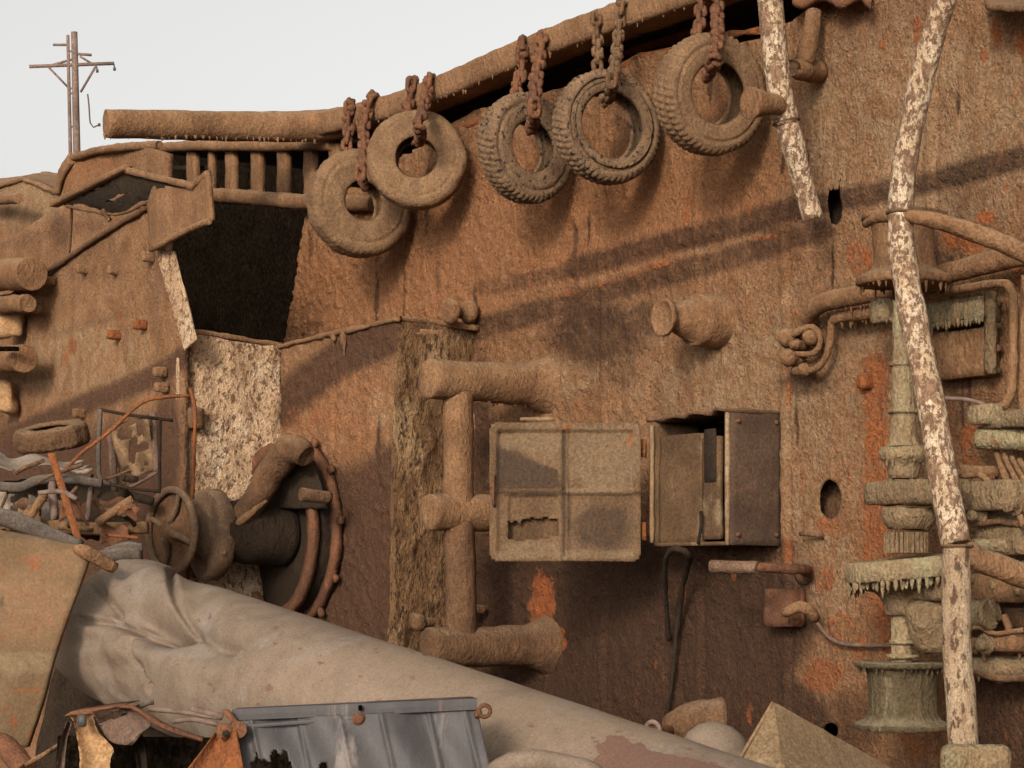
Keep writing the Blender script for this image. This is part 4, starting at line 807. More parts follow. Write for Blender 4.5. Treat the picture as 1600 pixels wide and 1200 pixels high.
for k, l in enumerate(([(1500, 745, .3), (1530, 742, .28), (1548, 760, .3), (1552, 800, .3)], [(1465, 875, .35), (1468, 900, .42), (1480, 930, .4)], [(1520, 820, .36), (1560, 815, .34), (1610, 822, .3)], [(1500, 985, .42), (1530, 980, .4), (1555, 990, .38), (1600, 984, .34)], [(1440, 960, .5), (1452, 990, .5), (1448, 1020, .45)], [(1520, 1046, .3), (1560, 1060, .28), (1620, 1058, .22)])):
    mb = MB(); mb.tube([D(*p) for p in l], (.016, .02, .014, .012, .014, .018)[k], n=10); mb.build('thin_pipe', M[('crust', 'greend', 'crustd')[k % 3]], t, crust=(.004, 14))
for x, y, r, l in ((1536, 806, .045, .10), (1590, 790, .05, .09), (1520, 905, .03, .06), (1560, 915, .03, .05), (1598, 925, .03, .05), (1546, 1006, .05, .09), (1500, 1040, .06, .08)):
    c = D(x, y, .34); mb = MB(); mb.lathe(c, (NRM+EX*.2).normalized(), [(0, r*.7), (l*.3, r), (l*.4, r), (l*.4, r*.6), (l, r*.6), (l, .001)], n=16, step=.02); mb.build('valve', M['greend'], t, crust=(.006, 14))
# ---- right hand bearing stack and cable fan
b = D(1580, 690, .2); t = thing('bearing_stand', 'pale green bearing blocks stacked under the conduit at the right edge', 'bearing stand', b)
mb = MB(); mb.box(D(1540, 648, .32), EX*.07, NRM*.07, UP*.05, cell=.03, r=.02); mb.build('cap', M['green'], t, crust=(.008, 13))
mb = MB(); mb.box(D(1600, 655, .25), EX*.20, NRM*.09, UP*.042, cell=.03, r=.02); mb.build('block', M['greend'], t, crust=(.008, 13))
mb = MB(); mb.tube([D(1530, 684, .3), D(1640, 688, .2)], .055, n=16); mb.build('roller', M['green'], t, crust=(.008, 13))
mb = MB(); mb.box(D(1580, 835, .22), EX*.16, NRM*.09, UP*.10, cell=.03, r=.02); mb.build('block', M['greend'], t, crust=(.008, 13))
mb = MB(); mb.bar(D(1530, 850, .3), D(1640, 858, .22), NRM*.05, UP*.028, cell=.03); mb.build('ledge', M['green'], t, crust=(.012, 10))
mb = MB(); mb.bar(D(1556, 772, .25), D(1558, 832, .25), EX*.03, NRM*.05, cell=.03); mb.build('rib', M['greend'], t, crust=(.012, 10))
for i in range(4):
    a = D(1556+i*12, 706+i*4, .25+.02*i); c = D(1600+i*14, 822+i*6, .36+.03*i)
    mb = MB(); mb.tube([a, a.lerp(c, .45)+EX*.015*i, c], .016, n=8); tag(mb.build('cable', M['crust'], None, crust=(.006, 16)), 'straight muddy cable fanning down from the bearing stand at the right edge', 'cable', 'cables fanning at the right edge')
# ---- control box on the right
sb0 = D(1572, 530, 0).x; db = d_at(sb0, 1540); xl = D(1440, 530, db).x; z0, z1 = D(1540, 465, db).z, D(1540, 588, db).z
b = W((xl+sb0)/2, 0, z1); t = thing('control_box', 'heavy square control box with a pale green top edge behind the long white pipe', 'control box', b)
mb = MB(); mb.box(W((xl+sb0)/2, db/2, (z0+z1)/2-.06), EX*((sb0-xl)/2-.012), W(0, db/2-.03, 0), UP*((z0-z1)/2-.07), cell=.04); mb.build('case', M['crust'], t, crust=(.012, 8))
mb = MB(); mb.box(W((xl+sb0)/2-.03, db/2+.02, z0-.05), EX*((sb0-xl)/2+.02), W(0, db/2, 0), UP*.065, cell=.035, r=.015); mb.drips(W(xl, db+.02, z0-.10), W(sb0, db+.02, z0-.10), 30, .05, .012, 7); mb.build('lid', M['green'], t, crust=(.007, 14))
mb = MB(); q = (z0-z1)
for i in range(4): mb.bar(W(sb0+.01, .05, z0-.03-i*q*.28), W(sb0+.01, db, z0-.03-i*q*.28), EX*.025, UP*.018, cell=.04)
mb.bar(W(sb0+.012, db-.02, z1+.01), W(sb0+.012, db-.02, z0+.03), EX*.028, NRM*.02, cell=.04); mb.build('ribbed_end', M['greend'], t, crust=(.010, 10))
mb = MB(); mb.box(D(1398, 488, .35), EX*.06, NRM*.12, UP*.06, cell=.03, r=.02); mb.drips(D(1385, 500, .45), D(1412, 500, .45), 9, .04, .012, 7); mb.build('end_cap', M['green'], t, crust=(.014, 10))
mb = MB(); mb.tube([D(1452, 464, .22), D(1500, 452, .22), D(1562, 443, .22), D(1578, 450, .22), D(1584, 480, .22), D(1583, 560, .22), D(1580, 615, .22), D(1572, 632, .22), D(1550, 640, .25)], .022, n=10); tag(mb.build('conduit', M['crust'], None, crust=(.006, 14)), 'muddy conduit bent round the control box and down to the bearing blocks', 'conduit')
mb = MB(); mb.tube([D(1602, 430, .2), D(1600, 560, .2), D(1597, 660, .2)], .022, n=10); tag(mb.build('conduit', M['crust'], None, crust=(.006, 14)), 'straight vertical conduit running down the extreme right edge', 'conduit')
mb = MB(); mb.tube([D(1476, 622, .5), D(1510, 624, .42), D(1540, 632, .36)], .010, n=7); tag(mb.build('wire', M['mast'], None), 'thin pale wire from the long white pipe to the bearing blocks', 'wire')

# ---- long white pipe railing
dp = .98; b = D(1500, 1180, dp); t = thing('pipe_railing', 'long bent white railing pipe with peeling paint standing before the green winch', 'railing', b)
def pp_(l): return [D(x, y, dp) for x, y in l]
mb = MB(); mb.tube(pp_([(1492, -40), (1480, -8), (1460, 50), (1438, 135), (1420, 220), (1410, 290), (1407, 332)]), [.048, .05, .054, .056, .056, .056, .056], n=18); mb.build('rail', M['peel'], t, crust=(.006, 10))
mb = MB(); mb.tube(pp_([(1407, 332), (1409, 390), (1420, 460), (1438, 550), (1458, 650), (1476, 760), (1490, 830), (1495, 852)]), [.060, .061, .062, .062, .064, .066, .066, .066], n=18); mb.build('rail', M['peel'], t, crust=(.006, 10))
mb = MB(); mb.tube(pp_([(1495, 852), (1495, 920), (1494, 1000), (1500, 1080), (1507, 1175)]), [.064, .066, .066, .066, .066], n=18); mb.build('rail', M['peeld'], t, crust=(.010, 10))
mb = MB(); mb.torus(D(1407, 332, dp), UP, .058, .009, n=28, m=7); mb.build('weld_ring', M['crustd'], t, crust=(.004, 20))
mb = MB(); mb.torus(D(1495, 853, dp), UP, .066, .008, n=28, m=7); mb.build('weld_ring', M['crustd'], t, crust=(.004, 20))
mb = MB(); mb.tube([D(1352, 350, dp-.12), D(1372, 340, dp-.05), D(1404, 338, dp), D(1440, 340, dp-.03), D(1500, 356, dp-.18), D(1560, 378, dp-.32), D(1640, 412, dp-.5)], [.018, .024, .026, .034, .042, .042, .042], n=12); mb.build('branch_rail', M['crust'], t, crust=(.008, 12))
mb = MB(); mb.tube([D(1502, 860, dp-.02), D(1540, 878, dp-.15), D(1600, 900, dp-.34), D(1650, 914, dp-.5)], [.05, .058, .058, .058], n=14); mb.build('branch_rail', M['crust'], t, crust=(.010, 12))
mb = MB(); c = D(1524, 1190, dp); mb.box(c, RT*.15, FW*.05, UP*.075, cell=.03, r=.04); mb.build('foot_shoe', M['greend'], t, crust=(.014, 9))
# ---- broken white pipe
b = D(1270, 345, .35); t = thing('broken_pipe', 'broken white pipe with peeling paint ending in a torn rusty mouth above the deck', 'pipe', b)
def bpp(l): return [D(x, y, d) for x, y, d in l]
mb = MB(); mb.tube(bpp([(1198, -60, .7), (1203, 0, .66), (1210, 70, .62), (1218, 140, .58), (1229, 190, .52)]), [.064, .066, .066, .064, .066], n=18); mb.build('pipe', M['peel'], t, crust=(.006, 10))
mb = MB(); mb.tube(bpp([(1229, 190, .52), (1240, 232, .48), (1252, 278, .42), (1262, 315, .38), (1270, 342, .35)]), [.062, .062, .056, .052, .055], n=18, cap=False, hollow=.12); mb.build('pipe', M['peel'], t, crust=(.012, 12))
mb = MB(); mb.torus(D(1229, 190, .52), (UP+RT*-.2), .066, .008, n=28, m=7); mb.build('weld_ring', M['crustd'], t, crust=(.004, 20))
mb = MB(); mb.lathe(D(1270, 342, .35)+UP*.012, UP+RT*-.25, [(0, .001), (0, .045)], n=16); mb.build('rusty_mouth', M['orange'], t)
mb = MB(); mb.tube([D(1222, 166, .56), D(1200, 162, .68), D(1172, 161, .80)], [.05, .055, .082], n=20); mb.build('side_stub', M['crust'], t, crust=(.009, 12))
# ---- windlass on the left
cR = D(462, 832, dB+.06); zc = cR.z; sw = cR.x
t = thing('anchor_windlass', 'large rusty windlass with a huge ring, dark drum and brake arm before the deckhouse', 'windlass', W(sw, dB, zc-.6))
Rr = 145/pxm(cR); print('ring R', Rr)
mb = MB(); 
def ringprof(mb, d, R, w_, th_): mb.lathe(W(sw, d, zc), NRM, [(-w_, R-th_), (-w_, R), (w_, R), (w_, R-th_), (-w_, R-th_)], n=90, step=.03)
ringprof(mb, dB+.06, Rr, .028, .075); mb.build('ring', M['rust'], t, crust=(.014, 8))
mb = MB(); ringprof(mb, dB+.22, Rr*.95, .028, .085); mb.build('ring', M['rust'], t, crust=(.014, 8))
mb = MB(); mb.lathe(W(sw, dB+.02, zc), NRM, [(0, Rr*.9), (.14, Rr*.9), (.17, Rr*.6), (.17, .001)], n=60); mb.build('web', M['hollow'], t, crust=(.02, 4))
for a in (38, 64, 6, -28, 100, -55):
    p = W(sw+math.cos(math.radians(a))*(Rr+.03), dB+.06, zc+math.sin(math.radians(a))*(Rr+.03)); mb = MB(); mb.box(p, Vector((math.cos(math.radians(a)), 0, math.sin(math.radians(a))))*.034, NRM*.02, Vector((-math.sin(math.radians(a)), 0, math.cos(math.radians(a))))*.03, cell=.025); mb.build('lug', M['rust'], t, crust=(.008, 14))
d2 = d_at(sw, 322); d3 = d_at(sw, 268); d1 = d_at(sw, 372)
mb = MB(); mb.lathe(W(sw+.12, dB+.2, zc), NRM, [(0, .001), (0, .24), (d1-dB-.2, .235), (d2-dB-.24, .2), (d2-dB-.2, .001)], n=36); mb.build('drum', M['hollow'], t, crust=(.012, 7))
mb = MB(); mb.lathe(W(sw, d2, zc-.02), NRM, [(-.10, .001), (-.10, .29), (-.08, .325), (.02, .325), (.035, .30), (.035, .2), (.12, .13), (.12, .001)], n=48); mb.build('brake_drum', M['wheel'], t, crust=(.014, 8))
mb = MB(); mb.tube([W(sw, d2, zc), W(sw, d3+.05, zc)], .07, n=16); mb.build('shaft', M['wheel'], t)
# handwheel
c = W(sw, d3, zc+.0); Rw = 70/pxm(c); mb = MB(); wa = (NRM-FW*.25).normalized(); wu = wa.cross(UP).normalized(); mb.torus(c, wa, Rw-.025, .028, n=60, m=10); hw_ = mb.build('handwheel', M['wheel'], t, crust=(.003, 12))
mb = MB(); mb.lathe(c, wa, [(-.01, Rw-.01), (-.03, Rw*.75), (-.03, Rw*.45), (.0, .09), (.06, .06), (.065, .001)], n=48); mb.build('wheel_dish', M['crustd'], hw_, crust=(.003, 8))
for k in range(4):
    a = math.radians(20+90*k); dr_ = wu*math.cos(a)+UP*math.sin(a); mb = MB(); mb.tube([c+dr_*.05+wa*.04, c+dr_*Rw*.5+wa*.005, c+dr_*(Rw-.04)], [.03, .024, .018], n=10); mb.build('spoke', M['wheel'], hw_, crust=(.003, 12))
# brake arm
da = d1+.02
mb = MB(); mb.tube([D(336, 872, d2-.05), D(390, 792, d1+.05), D(440, 716, dB+.46), D(462, 703, dB+.42), D(480, 714, dB+.38)], [.085, .09, .105, .11, .08], n=18); mb.build('brake_arm', M['crustd'], t, crust=(.022, 9))
mb = MB(); mb.tube([D(348, 868, d2+.0), D(356, 832, d2-.05), D(385, 808, d2-.15), D(415, 780, d1)], [.025, .028, .03, .025], n=10); mb.build('brake_rod', M['crust'], t, crust=(.010, 12))
mb = MB(); mb.plate(D(388, 795, d1-.1), D(512, 795, dB+.22), D(490, 720, dB+.22), D(440, 715, d1-.1), FW*.05, cell=.04); mb.build('cheek_plate', M['hollow'], t, crust=(.02, 6))
mb = MB(); mb.tube([D(470, 772, dB+.5), D(516, 778, dB+.28)], .045, n=14); mb.build('bolt_bar', M['crustd'], t, crust=(.007, 14))

# ================================================================== DEBRIS IN FRONT
# ---- stack at the left edge
for x0, y, x1, r, d, lab in ((-60, 428, 50, 26, dA+.25, 'thick muddy pipe end, upper of those jutting in at the left edge'), (-60, 474, 44, 14, dA+.25, 'thin muddy pipe end, middle of those jutting in at the left edge'), (-60, 560, 38, 22, dA+.3, 'holed muddy pipe end, lowest of those jutting in at the left edge')):
    a, c = D(x0, y+4, d), D(x1, y, d); mb = MB(); mb.tube([a, c], r/pxm(c), n=22); o = mb.build('pipe_end', M['crust'], None, crust=(.014, 10)); tag(o, lab, 'pipe', 'pipe ends at the left edge')
mb = MB(); mb.box(D(10, 545, dA+.48), RT*.1, FW*.03, UP*.02, cell=.03); mb.build('slot_shade', M['black'], o)  # solid black block for the dark inside of the hole
mb = MB(); mb.box(D(12, 508, dA+.15), RT*.13, FW*.08, UP*.10, cell=.03, r=.04); tag(mb.build('mud_lump', M['plate'], None, crust=(.05, 8)), 'sandy lump wedged between pipe ends at the left edge, upper one', 'lump')
mb = MB(); mb.box(D(2, 620, dA+.15), RT*.12, FW*.08, UP*.13, cell=.03, r=.04); tag(mb.build('mud_lump', M['plate'], None, crust=(.05, 8)), 'sandy lump below the holed pipe end at the left edge', 'lump')
# tyre lying on the heap
c = P(80, 683, 14.6); axm = (UP*.94-FW*.22-RT*.12).normalized(); mb = MB(); tyre_mesh(mb, c, axm, .25, .62, .5, .3, 9)
o = mesh_obj('tyre', mb.V, mb.F, M['crustd'], None, (.02, 10)); tag(o, 'dirty tyre lying flat on the scrap heap at the left', 'tyre')
# wrecked frame with ragged pane
Yf = 13.9
def q(x, y, Y=Yf): return P(x, y, Y)
t = thing('wrecked_window', 'twisted metal window frame with shreds of pane on the scrap heap', 'frame', q(205, 760))
for a, c_, r in (((173, 668), (179, 768), .022), ((173, 668), (196, 658), .02), ((238, 644), (245, 738), .024), ((245, 738), (203, 762), .022), ((215, 655), (238, 644), .015)):
    mb = MB(); mb.bar(q(*a), q(*c_), RT*r, FW*.02, cell=.03); mb.build('frame_bar', M['purple'], t, crust=(.008, 14))
rnd = random.Random(3)
mb = MB(); mb.plate(q(180, 762), q(240, 735), q(236, 650), q(178, 672), FW*.01, cell=.018, hole=lambda u, v: vn([[u*6, v*6, 2.]], 3)[0]+.5*vn([[u*14, v*14, 5.]], 3)[0] > (.10 if .2 < u < .8 else .5), warp=lambda u, v: FW*.08*math.sin(u*7+v*5)); mb.build('ragged_pane', M['beige'], t)
Yw = 13.7
t = thing('rod_cage', 'thin black rectangular rod frame standing round the twisted window frame', 'frame', q(165, 770, Yw))
for l in ([(157, 640), (200, 648), (270, 657)], [(157, 640), (154, 700), (155, 742), (160, 752), (172, 757)], [(172, 757), (210, 764), (250, 768)], [(250, 655), (249, 770)]):
    mb = MB(); mb.tube([q(x, y, Yw) for x, y in l], .011 if len(l) != 5 else .015, n=7); mb.build('rod', M['greypipe'] if len(l) == 5 else M['hollow'], t)
mb = MB(); mb.tube([q(x, y, 13.5) for x, y in ((98, 738), (130, 706), (172, 674), (202, 645), (226, 627), (260, 620), (297, 618))], .012, n=8); tag(mb.build('bent_rod', M['orange'], None, crust=(.004, 14)), 'thin bent orange rod running up across the wire frame', 'rod')
mb = MB(); mb.tube([q(x, y, 14.4) for x, y in ((297, 606), (302, 625), (305, 650), (303, 700), (300, 780))], .014, n=8); tag(mb.build('upright_rod', M['rod'], None, crust=(.006, 14)), 'rusty upright rod in front of the cream mud covered wall', 'rod')
mb = MB(); mb.bar(q(80, 708, 13.0), q(124, 848, 13.0), RT*.024, FW*.01, cell=.03); tag(mb.build('flat_bar', M['rod'], None, crust=(.006, 10)), 'flat orange rusty bar leaning across the grey pipes', 'bar')
mb = MB(); mb.bar(q(98, 760, 13.2), q(138, 822, 13.2), RT*.012, FW*.01, cell=.03); tag(mb.build('flat_bar', M['rust'], None, crust=(.006, 10)), 'thin brown bar crossing behind the flat orange bar', 'bar')
PIPES = [([(-20, 758), (30, 762), (60, 750), (110, 749), (160, 756)], .030, 13.3, 'greypipe', 'wavy grey pipe, upper of the pipes in the scrap heap'),
         ([(-20, 803), (20, 812), (70, 834), (125, 858)], .052, 12.35, 'greypipe', 'thick blue grey pipe along the top of the tan plate'),
         ([(40, 818), (100, 824), (160, 826), (232, 824)], .040, 13.6, 'crust', 'long tan pipe running to the windlass handwheel'),
         ([(38, 822), (70, 772)], .026, 13.1, 'crust', 'short pale pipe leaning in the scrap heap, leftmost'),
         ([(80, 752), (84, 790), (86, 812)], .026, 13.2, 'mast', 'short pale upright pipe beside the flat orange bar'),
         ([(142, 762), (136, 812)], .016, 13.4, 'mast', 'thin tan stick standing under the wire frame'),
         ([(152, 818), (180, 798), (208, 780)], .028, 13.4, 'crust', 'pale slanting pipe under the broken frame'),
         ([(168, 770), (210, 776), (240, 784)], .034, 15.2, 'hollow', 'dark pipe below the broken frame leading to the handwheel'),
         ([(165, 836), (215, 840)], .010, 13.3, 'rod', 'short thin red rod left of the handwheel'),
         ([(60, 770), (95, 768), (120, 780)], .014, 13.0, 'mast', 'curled thin rod in the middle of the scrap heap')]
for l, r, Yp, mt_, lab in PIPES:
    mb = MB(); mb.tube([q(x, y, Yp) for x, y in l], r, n=12); tag(mb.build('scrap_pipe', M[mt_], None, crust=(.006, 12)), lab, 'pipe', 'scrap pipes on the heap')
def ragged(u, v, lim=.06, sd=1): 
    e = min(u, 1-u, v, 1-v); return e < lim*(1+vn([[u*9, v*9, sd]], sd)[0])
mb = MB(); mb.plate(q(-40, 728, 13.6), q(160, 736, 13.9), q(130, 718, 14.3), q(-40, 703, 14.2), UP*-.01, cell=.03, hole=lambda u, v: u > .3 and ragged(u, v, .1, 2), warp=lambda u, v: UP*.02*math.sin(u*14)); tag(mb.build('white_sheet', M['white'], None, crust=(.02, 8)), 'crumpled whitish sheet under the flat lying tyre', 'sheet')
mb = MB(); mb.plate(q(-40, 806, 13.5), q(30, 803, 13.5), q(34, 768, 13.5), q(-40, 764, 13.5), FW*.02, cell=.02, hole=lambda u, v: u > .7 and ragged(u, v, .12, 4)); tag(mb.build('pale_plate', M['white'], None, crust=(.01, 8)), 'small pale cream plate behind the grey pipes at the left edge', 'plate')
mb = MB(); mb.box(q(100, 800, 14.3), RT*.42, FW*.15, UP*.16, cell=.05, r=.06); tag(mb.build('scrap_heap', M['hollow'], None, crust=(.12, 6)), 'dark jumble of buried scrap under the pipes at the left', 'scrap')
mb = MB(); mb.box(q(190, 868, 13.0), RT*.13, FW*.06, UP*.04, cell=.03, r=.02); mb.tube([q(160, 862, 13), q(225, 855, 13)], .03); tag(mb.build('clamp', M['greypipe'], None, crust=(.03, 8)), 'grey lump of scrap below the handwheel', 'scrap')
mb = MB(); mb.tube([q(112, 858, 12.15), q(136, 862, 12.1), q(178, 888, 12.2)], [.025, .036, .030], n=14); tag(mb.build('pipe_joint', M['crust'], None, crust=(.03, 9)), 'muddy pipe joint at the upper right corner of the tan plate', 'pipe joint')

rz = random.Random(21)
for i in range(22):
    x, y = rz.uniform(0, 235), rz.uniform(738, 838); l = rz.uniform(30, 90); a = rz.uniform(-.9, .9)+(1.57 if rz.random() < .25 else 0); Yp = rz.uniform(13.0, 14.0)
    x = min(x, 190); p0, p1 = (x, y), (min(212, x+l*math.cos(a)), y+l*math.sin(a)*.6)
    pm = ((p0[0]+p1[0])/2+rz.uniform(-8, 8), (p0[1]+p1[1])/2+rz.uniform(-8, 8))
    mb = MB(); mb.tube([q(*p0, Yp), q(*pm, Yp+.05), q(*p1, Yp+rz.uniform(-.2, .2))], rz.uniform(.008, .022), n=8); tag(mb.build('scrap_rod', M[rz.choice(['crustd', 'crustd', 'greypipe', 'rust', 'hollow'])], None, crust=(.005, 14)), 'short muddy rod tangled in the scrap heap behind the tan plate', 'rod', 'short rods tangled in the scrap heap')
for i in range(9):
    x, y = rz.uniform(10, 185), rz.uniform(785, 838); mb = MB(); c_ = q(x, y, rz.uniform(13.4, 14)); w_, h_ = rz.uniform(.06, .16), rz.uniform(.04, .1); tl = rz.uniform(-.6, .6)
    mb.plate(c_-RT*w_-UP*h_, c_+RT*w_-UP*(h_+tl*.1), c_+RT*w_*.8+UP*h_+FW*.1, c_-RT*w_+UP*(h_-tl*.08)+FW*.06, FW*.008, cell=.02, warp=lambda u, v, k=i: FW*.03*math.sin(u*5+k)+UP*.015*math.sin(v*7+u*9+k)); tag(mb.build('scrap_flake', M[rz.choice(['crustd', 'rust', 'greypipe', 'crust'])], None, crust=(.01, 12)), 'bent piece of scrap sheet among the rods behind the tan plate', 'scrap', 'bent scrap pieces in the heap')
# ---- fallen tapering tube
A = P(196, 990, 12.7); B_ = P(1330, 1424, 8.3); ax = (B_-A).normalized(); u_ = ax.cross(UP).normalized(); v_ = u_.cross(ax); Lt = (B_-A).length
if u_.dot(FW) > 0: u_ = -u_
rows = []; NL, NTH = 430, 150
for i in range(NL+1):
    tt = i/NL; row = []
    for k in range(NTH):
        a = 2*math.pi*k/NTH; r = .43+.0*tt
        row.append(A+ax*Lt*tt+(u_*math.cos(a)+v_*math.sin(a))*r)
    rows.append(row)
V = np.array([list(v) for r in rows for v in r]); Fc = []
for i in range(NL):
    for k in range(NTH): Fc.append((i*NTH+k, i*NTH+(k+1) % NTH, (i+1)*NTH+(k+1) % NTH, (i+1)*NTH+k))
ctr = np.repeat(np.array([list(A+ax*Lt*i/NL) for i in range(NL+1)]), NTH, 0); rad = (V-ctr)/.43
px, py = project(V); fr = (rad@np.array(FW) < .35)
def gz(x, y, rx, ry, ang=0):
    c, s_ = math.cos(ang), math.sin(ang); dx, dy = px-x, py-y; return np.exp(-(((dx*c+dy*s_)/rx)**2+((-dx*s_+dy*c)/ry)**2))*fr
def crease(pts, wd): return stroke_val(px, py, [('l', pts, wd, 1)])*fr
dent = -.17*gz(215, 960, 50, 30, .35)-.10*gz(150, 935, 26, 40)-.14*gz(262, 985, 40, 18, -.3)-.05*gz(310, 960, 24, 60, -.3)+.05*gz(240, 905, 40, 24, .3)+.06*gz(190, 1010, 60, 22, .3)-.07*gz(205, 1040, 20, 40)-.05*gz(330, 1010, 50, 26)-.05*gz(140, 1000, 30, 14)
dent += -.06*crease([(266, 890), (272, 930), (288, 965)], 6)-.075*crease([(125, 968), (165, 962), (205, 985), (240, 992), (288, 975)], 7)-.05*crease([(195, 1000), (205, 1040), (235, 1075)], 5)-.04*crease([(150, 905), (165, 940), (160, 965)], 6)-.03*crease([(288, 965), (330, 1000), (360, 1010)], 8)-.02*gz(322, 1070, 16, 12)
dent += .006*fbm(V, 1.6, 3, 5)+.035*fbm(V, 4.2, 3, 15)*np.exp(-((px-190)/90)**2)
endf = np.repeat(np.arange(NL+1)/NL, NTH); ragg = fbm(rad*2.5, 1, 3, 8)
V = V+rad*dent[:, None]-np.array(ax)[None]*(np.exp(-(endf/.03)**2)*.16*ragg)[:, None]
patch = [(925, 1155), (942, 1162), (950, 1150), (975, 1152), (990, 1165), (1000, 1158), (1012, 1172), (1040, 1178), (1075, 1184), (1140, 1200), (1200, 1240), (900, 1240), (926, 1190), (938, 1178)]
rq = random.Random(5)
at = dict(rust=stroke_val(px, py, [('p', patch, 7, 1.5), ('e', 225, 1072, 16, 8, .7), ('e', 560, 1015, 5, 3, .7), ('e', 645, 1060, 8, 4, .7), ('e', 430, 1040, 5, 4, .6), ('e', 480, 1045, 5, 4, .6), ('e', 590, 1050, 10, 4, .45), ('e', 420, 1075, 8, 8, .6), ('e', 330, 1080, 6, 4, .6)]+[('e', rq.uniform(300, 1150), rq.uniform(940, 1200), rq.uniform(3, 10), rq.uniform(2, 6), rq.uniform(.45, .8)) for _ in range(120)]),
          dark=stroke_val(px, py, [('e', 170, 1020, 34, 26, .35), ('e', 320, 1070, 18, 13, .5), ('e', 345, 1010, 26, 18, .45), ('e', 270, 1100, 120, 16, .5), ('e', 790, 1155, 26, 12, .4), ('e', 260, 990, 20, 8, .5)]+[('l', [(rq.uniform(300, 1100), rq.uniform(960, 1180)), (rq.uniform(300, 1100), rq.uniform(960, 1180))][:1]*2, rq.uniform(3, 9), rq.uniform(.2, .5)) for _ in range(40)]+[('e', rq.uniform(120, 1150), rq.uniform(880, 1200), rq.uniform(3, 9), rq.uniform(2, 6), rq.uniform(.6, 1)) for _ in range(110)]),
          warm=stroke_val(px, py, [('e', 600, 1060, 240, 60, .6), ('e', 900, 1130, 240, 60, .6)]), pale=stroke_val(px, py, [('e', 220, 905, 60, 26, .5), ('e', 280, 1010, 60, 20, .6), ('e', 900, 1110, 60, 20, .4)]))
ft = mesh_obj('fallen_funnel', V, Fc, M['tube'], None, None, at); tag(ft, 'huge pale grey dented tube lying slantwise across the foreground', 'fallen tube')
mb = MB(); mb.torus(P(910, 1178, 9.35)-FW*.0, -FW+UP*.5, .042, .008, n=26, m=8); mb.build('port_plug', M['tube'], ft)

# ---- tan plate
rq2 = random.Random(8)
c00, c10, c11, c01 = P(-30, 1182, 11.75), P(40, 1168, 11.9), P(142, 856, 12.15), P(-30, 822, 11.95)
mb = MB(); mb.plate(c00, c10, c11, c01, FW*.035+RT*.01, cell=.03, warp=lambda u, v: -FW*(.05*math.sin(v*2.6)-.03*u)+RT*(.006*math.sin(v*9)*u)); tp_ = mb.build('tan_plate', M['tanplate'], None, crust=(.008, 6)); paint(tp_, dict(rust=[('l', [(20, 1078), (60, 1076)], 3, .8), ('e', 10, 1110, 14, 8, .7), ('e', 22, 1125, 6, 22, .7), ('e', 50, 880, 30, 14, .5), ('e', 5, 890, 10, 20, .6)]+[('e', rq2.uniform(-10, 130), rq2.uniform(840, 1170), rq2.uniform(2, 9), rq2.uniform(2, 12), rq2.uniform(.3, .7)) for _ in range(70)], warm=[('e', 40, 950, 80, 60, .8), ('e', 90, 880, 50, 30, .6)], dark=[('e', 5, 945, 4, 16, .8), ('l', [(0, 834), (60, 840), (130, 858)], 7, .5)], pale=[('e', 40, 1035, 70, 20, .6)])); tag(tp_, 'large sandy tan steel plate standing at the lower left, rust streaked near its base', 'plate')
mb = MB(); mb.plate(P(30, 1290, 13.0), P(360, 1290, 12.8), P(330, 1080, 12.8), P(100, 990, 13.0), FW*.04, cell=.05); tag(mb.build('shade_plate', M['hollow'], None, crust=(.03, 4)), 'dark plate added as the shade beneath the fallen tube', 'plate')  # put in so the space under the tube reads as dark shade
mb = MB(); mb.tube([P(-20, 1160, 10.8), P(10, 1168, 10.8), P(40, 1205, 10.7)], .06, n=14); tag(mb.build('rubber_hose', M['rust'], None, crust=(.007, 14)), 'curved rusty pipe in the bottom left corner', 'pipe')
mb = MB(); mb.tube([P(40, 1195, 10.2), P(70, 1178, 10.2), P(105, 1156, 10.4)], .012, n=7); tag(mb.build('thin_rod', M['crust'], None), 'thin rod slanting up beside the bottom left pipe', 'rod')

# ---- torn sheet heap
Yt = 9.6
def tq(x, y, o_=0): return P(x, y, Yt+o_)
t = thing('torn_sheet', 'torn curling rusty sheet metal at the bottom left with hanging strips', 'torn sheet', tq(170, 1200))
def strip(name, L, R, mat, amp=.01, wob=.0, o_=0, bend=.05):
    mb = MB(); rows = []; n = 40
    Lc = catmull([Vector((x, y, 0)) for x, y in L], 4); Rc = catmull([Vector((x, y, 0)) for x, y in R], 4)
    for i in range(n+1):
        a = Lc[min(len(Lc)-1, int(i/n*(len(Lc)-1)))]; b_ = Rc[min(len(Rc)-1, int(i/n*(len(Rc)-1)))]; row = []
        for k in range(17):
            p = a.lerp(b_, k/16); row.append(tq(p.x, p.y, o_+bend*math.sin(k/16*3.1)+.05*math.sin(i/n*5)))
        rows.append(row)
    back = [[v+FW*.012 for v in r[::-1]] for r in rows]
    mb.grid([r+b2 for r, b2 in zip(rows, back)], True); return mb.build(name, M[mat], t, crust=(amp, 9))
strip('hanging_strip', [(108, 1116), (116, 1135), (122, 1165), (125, 1190), (118, 1240)], [(145, 1114), (152, 1140), (170, 1160), (178, 1172), (172, 1192), (176, 1240)], 'plate')
strip('curled_panel', [(142, 1113), (160, 1140), (176, 1160), (206, 1165)], [(190, 1104), (215, 1112), (236, 1130), (222, 1146)], 'purple', bend=-.06)
strip('hanging_strip', [(104, 1128), (94, 1160), (82, 1240)], [(112, 1130), (104, 1162), (96, 1240)], 'purple')
strip('hanging_strip', [(206, 1146), (212, 1180), (218, 1240)], [(222, 1146), (228, 1180), (232, 1240)], 'hollow')
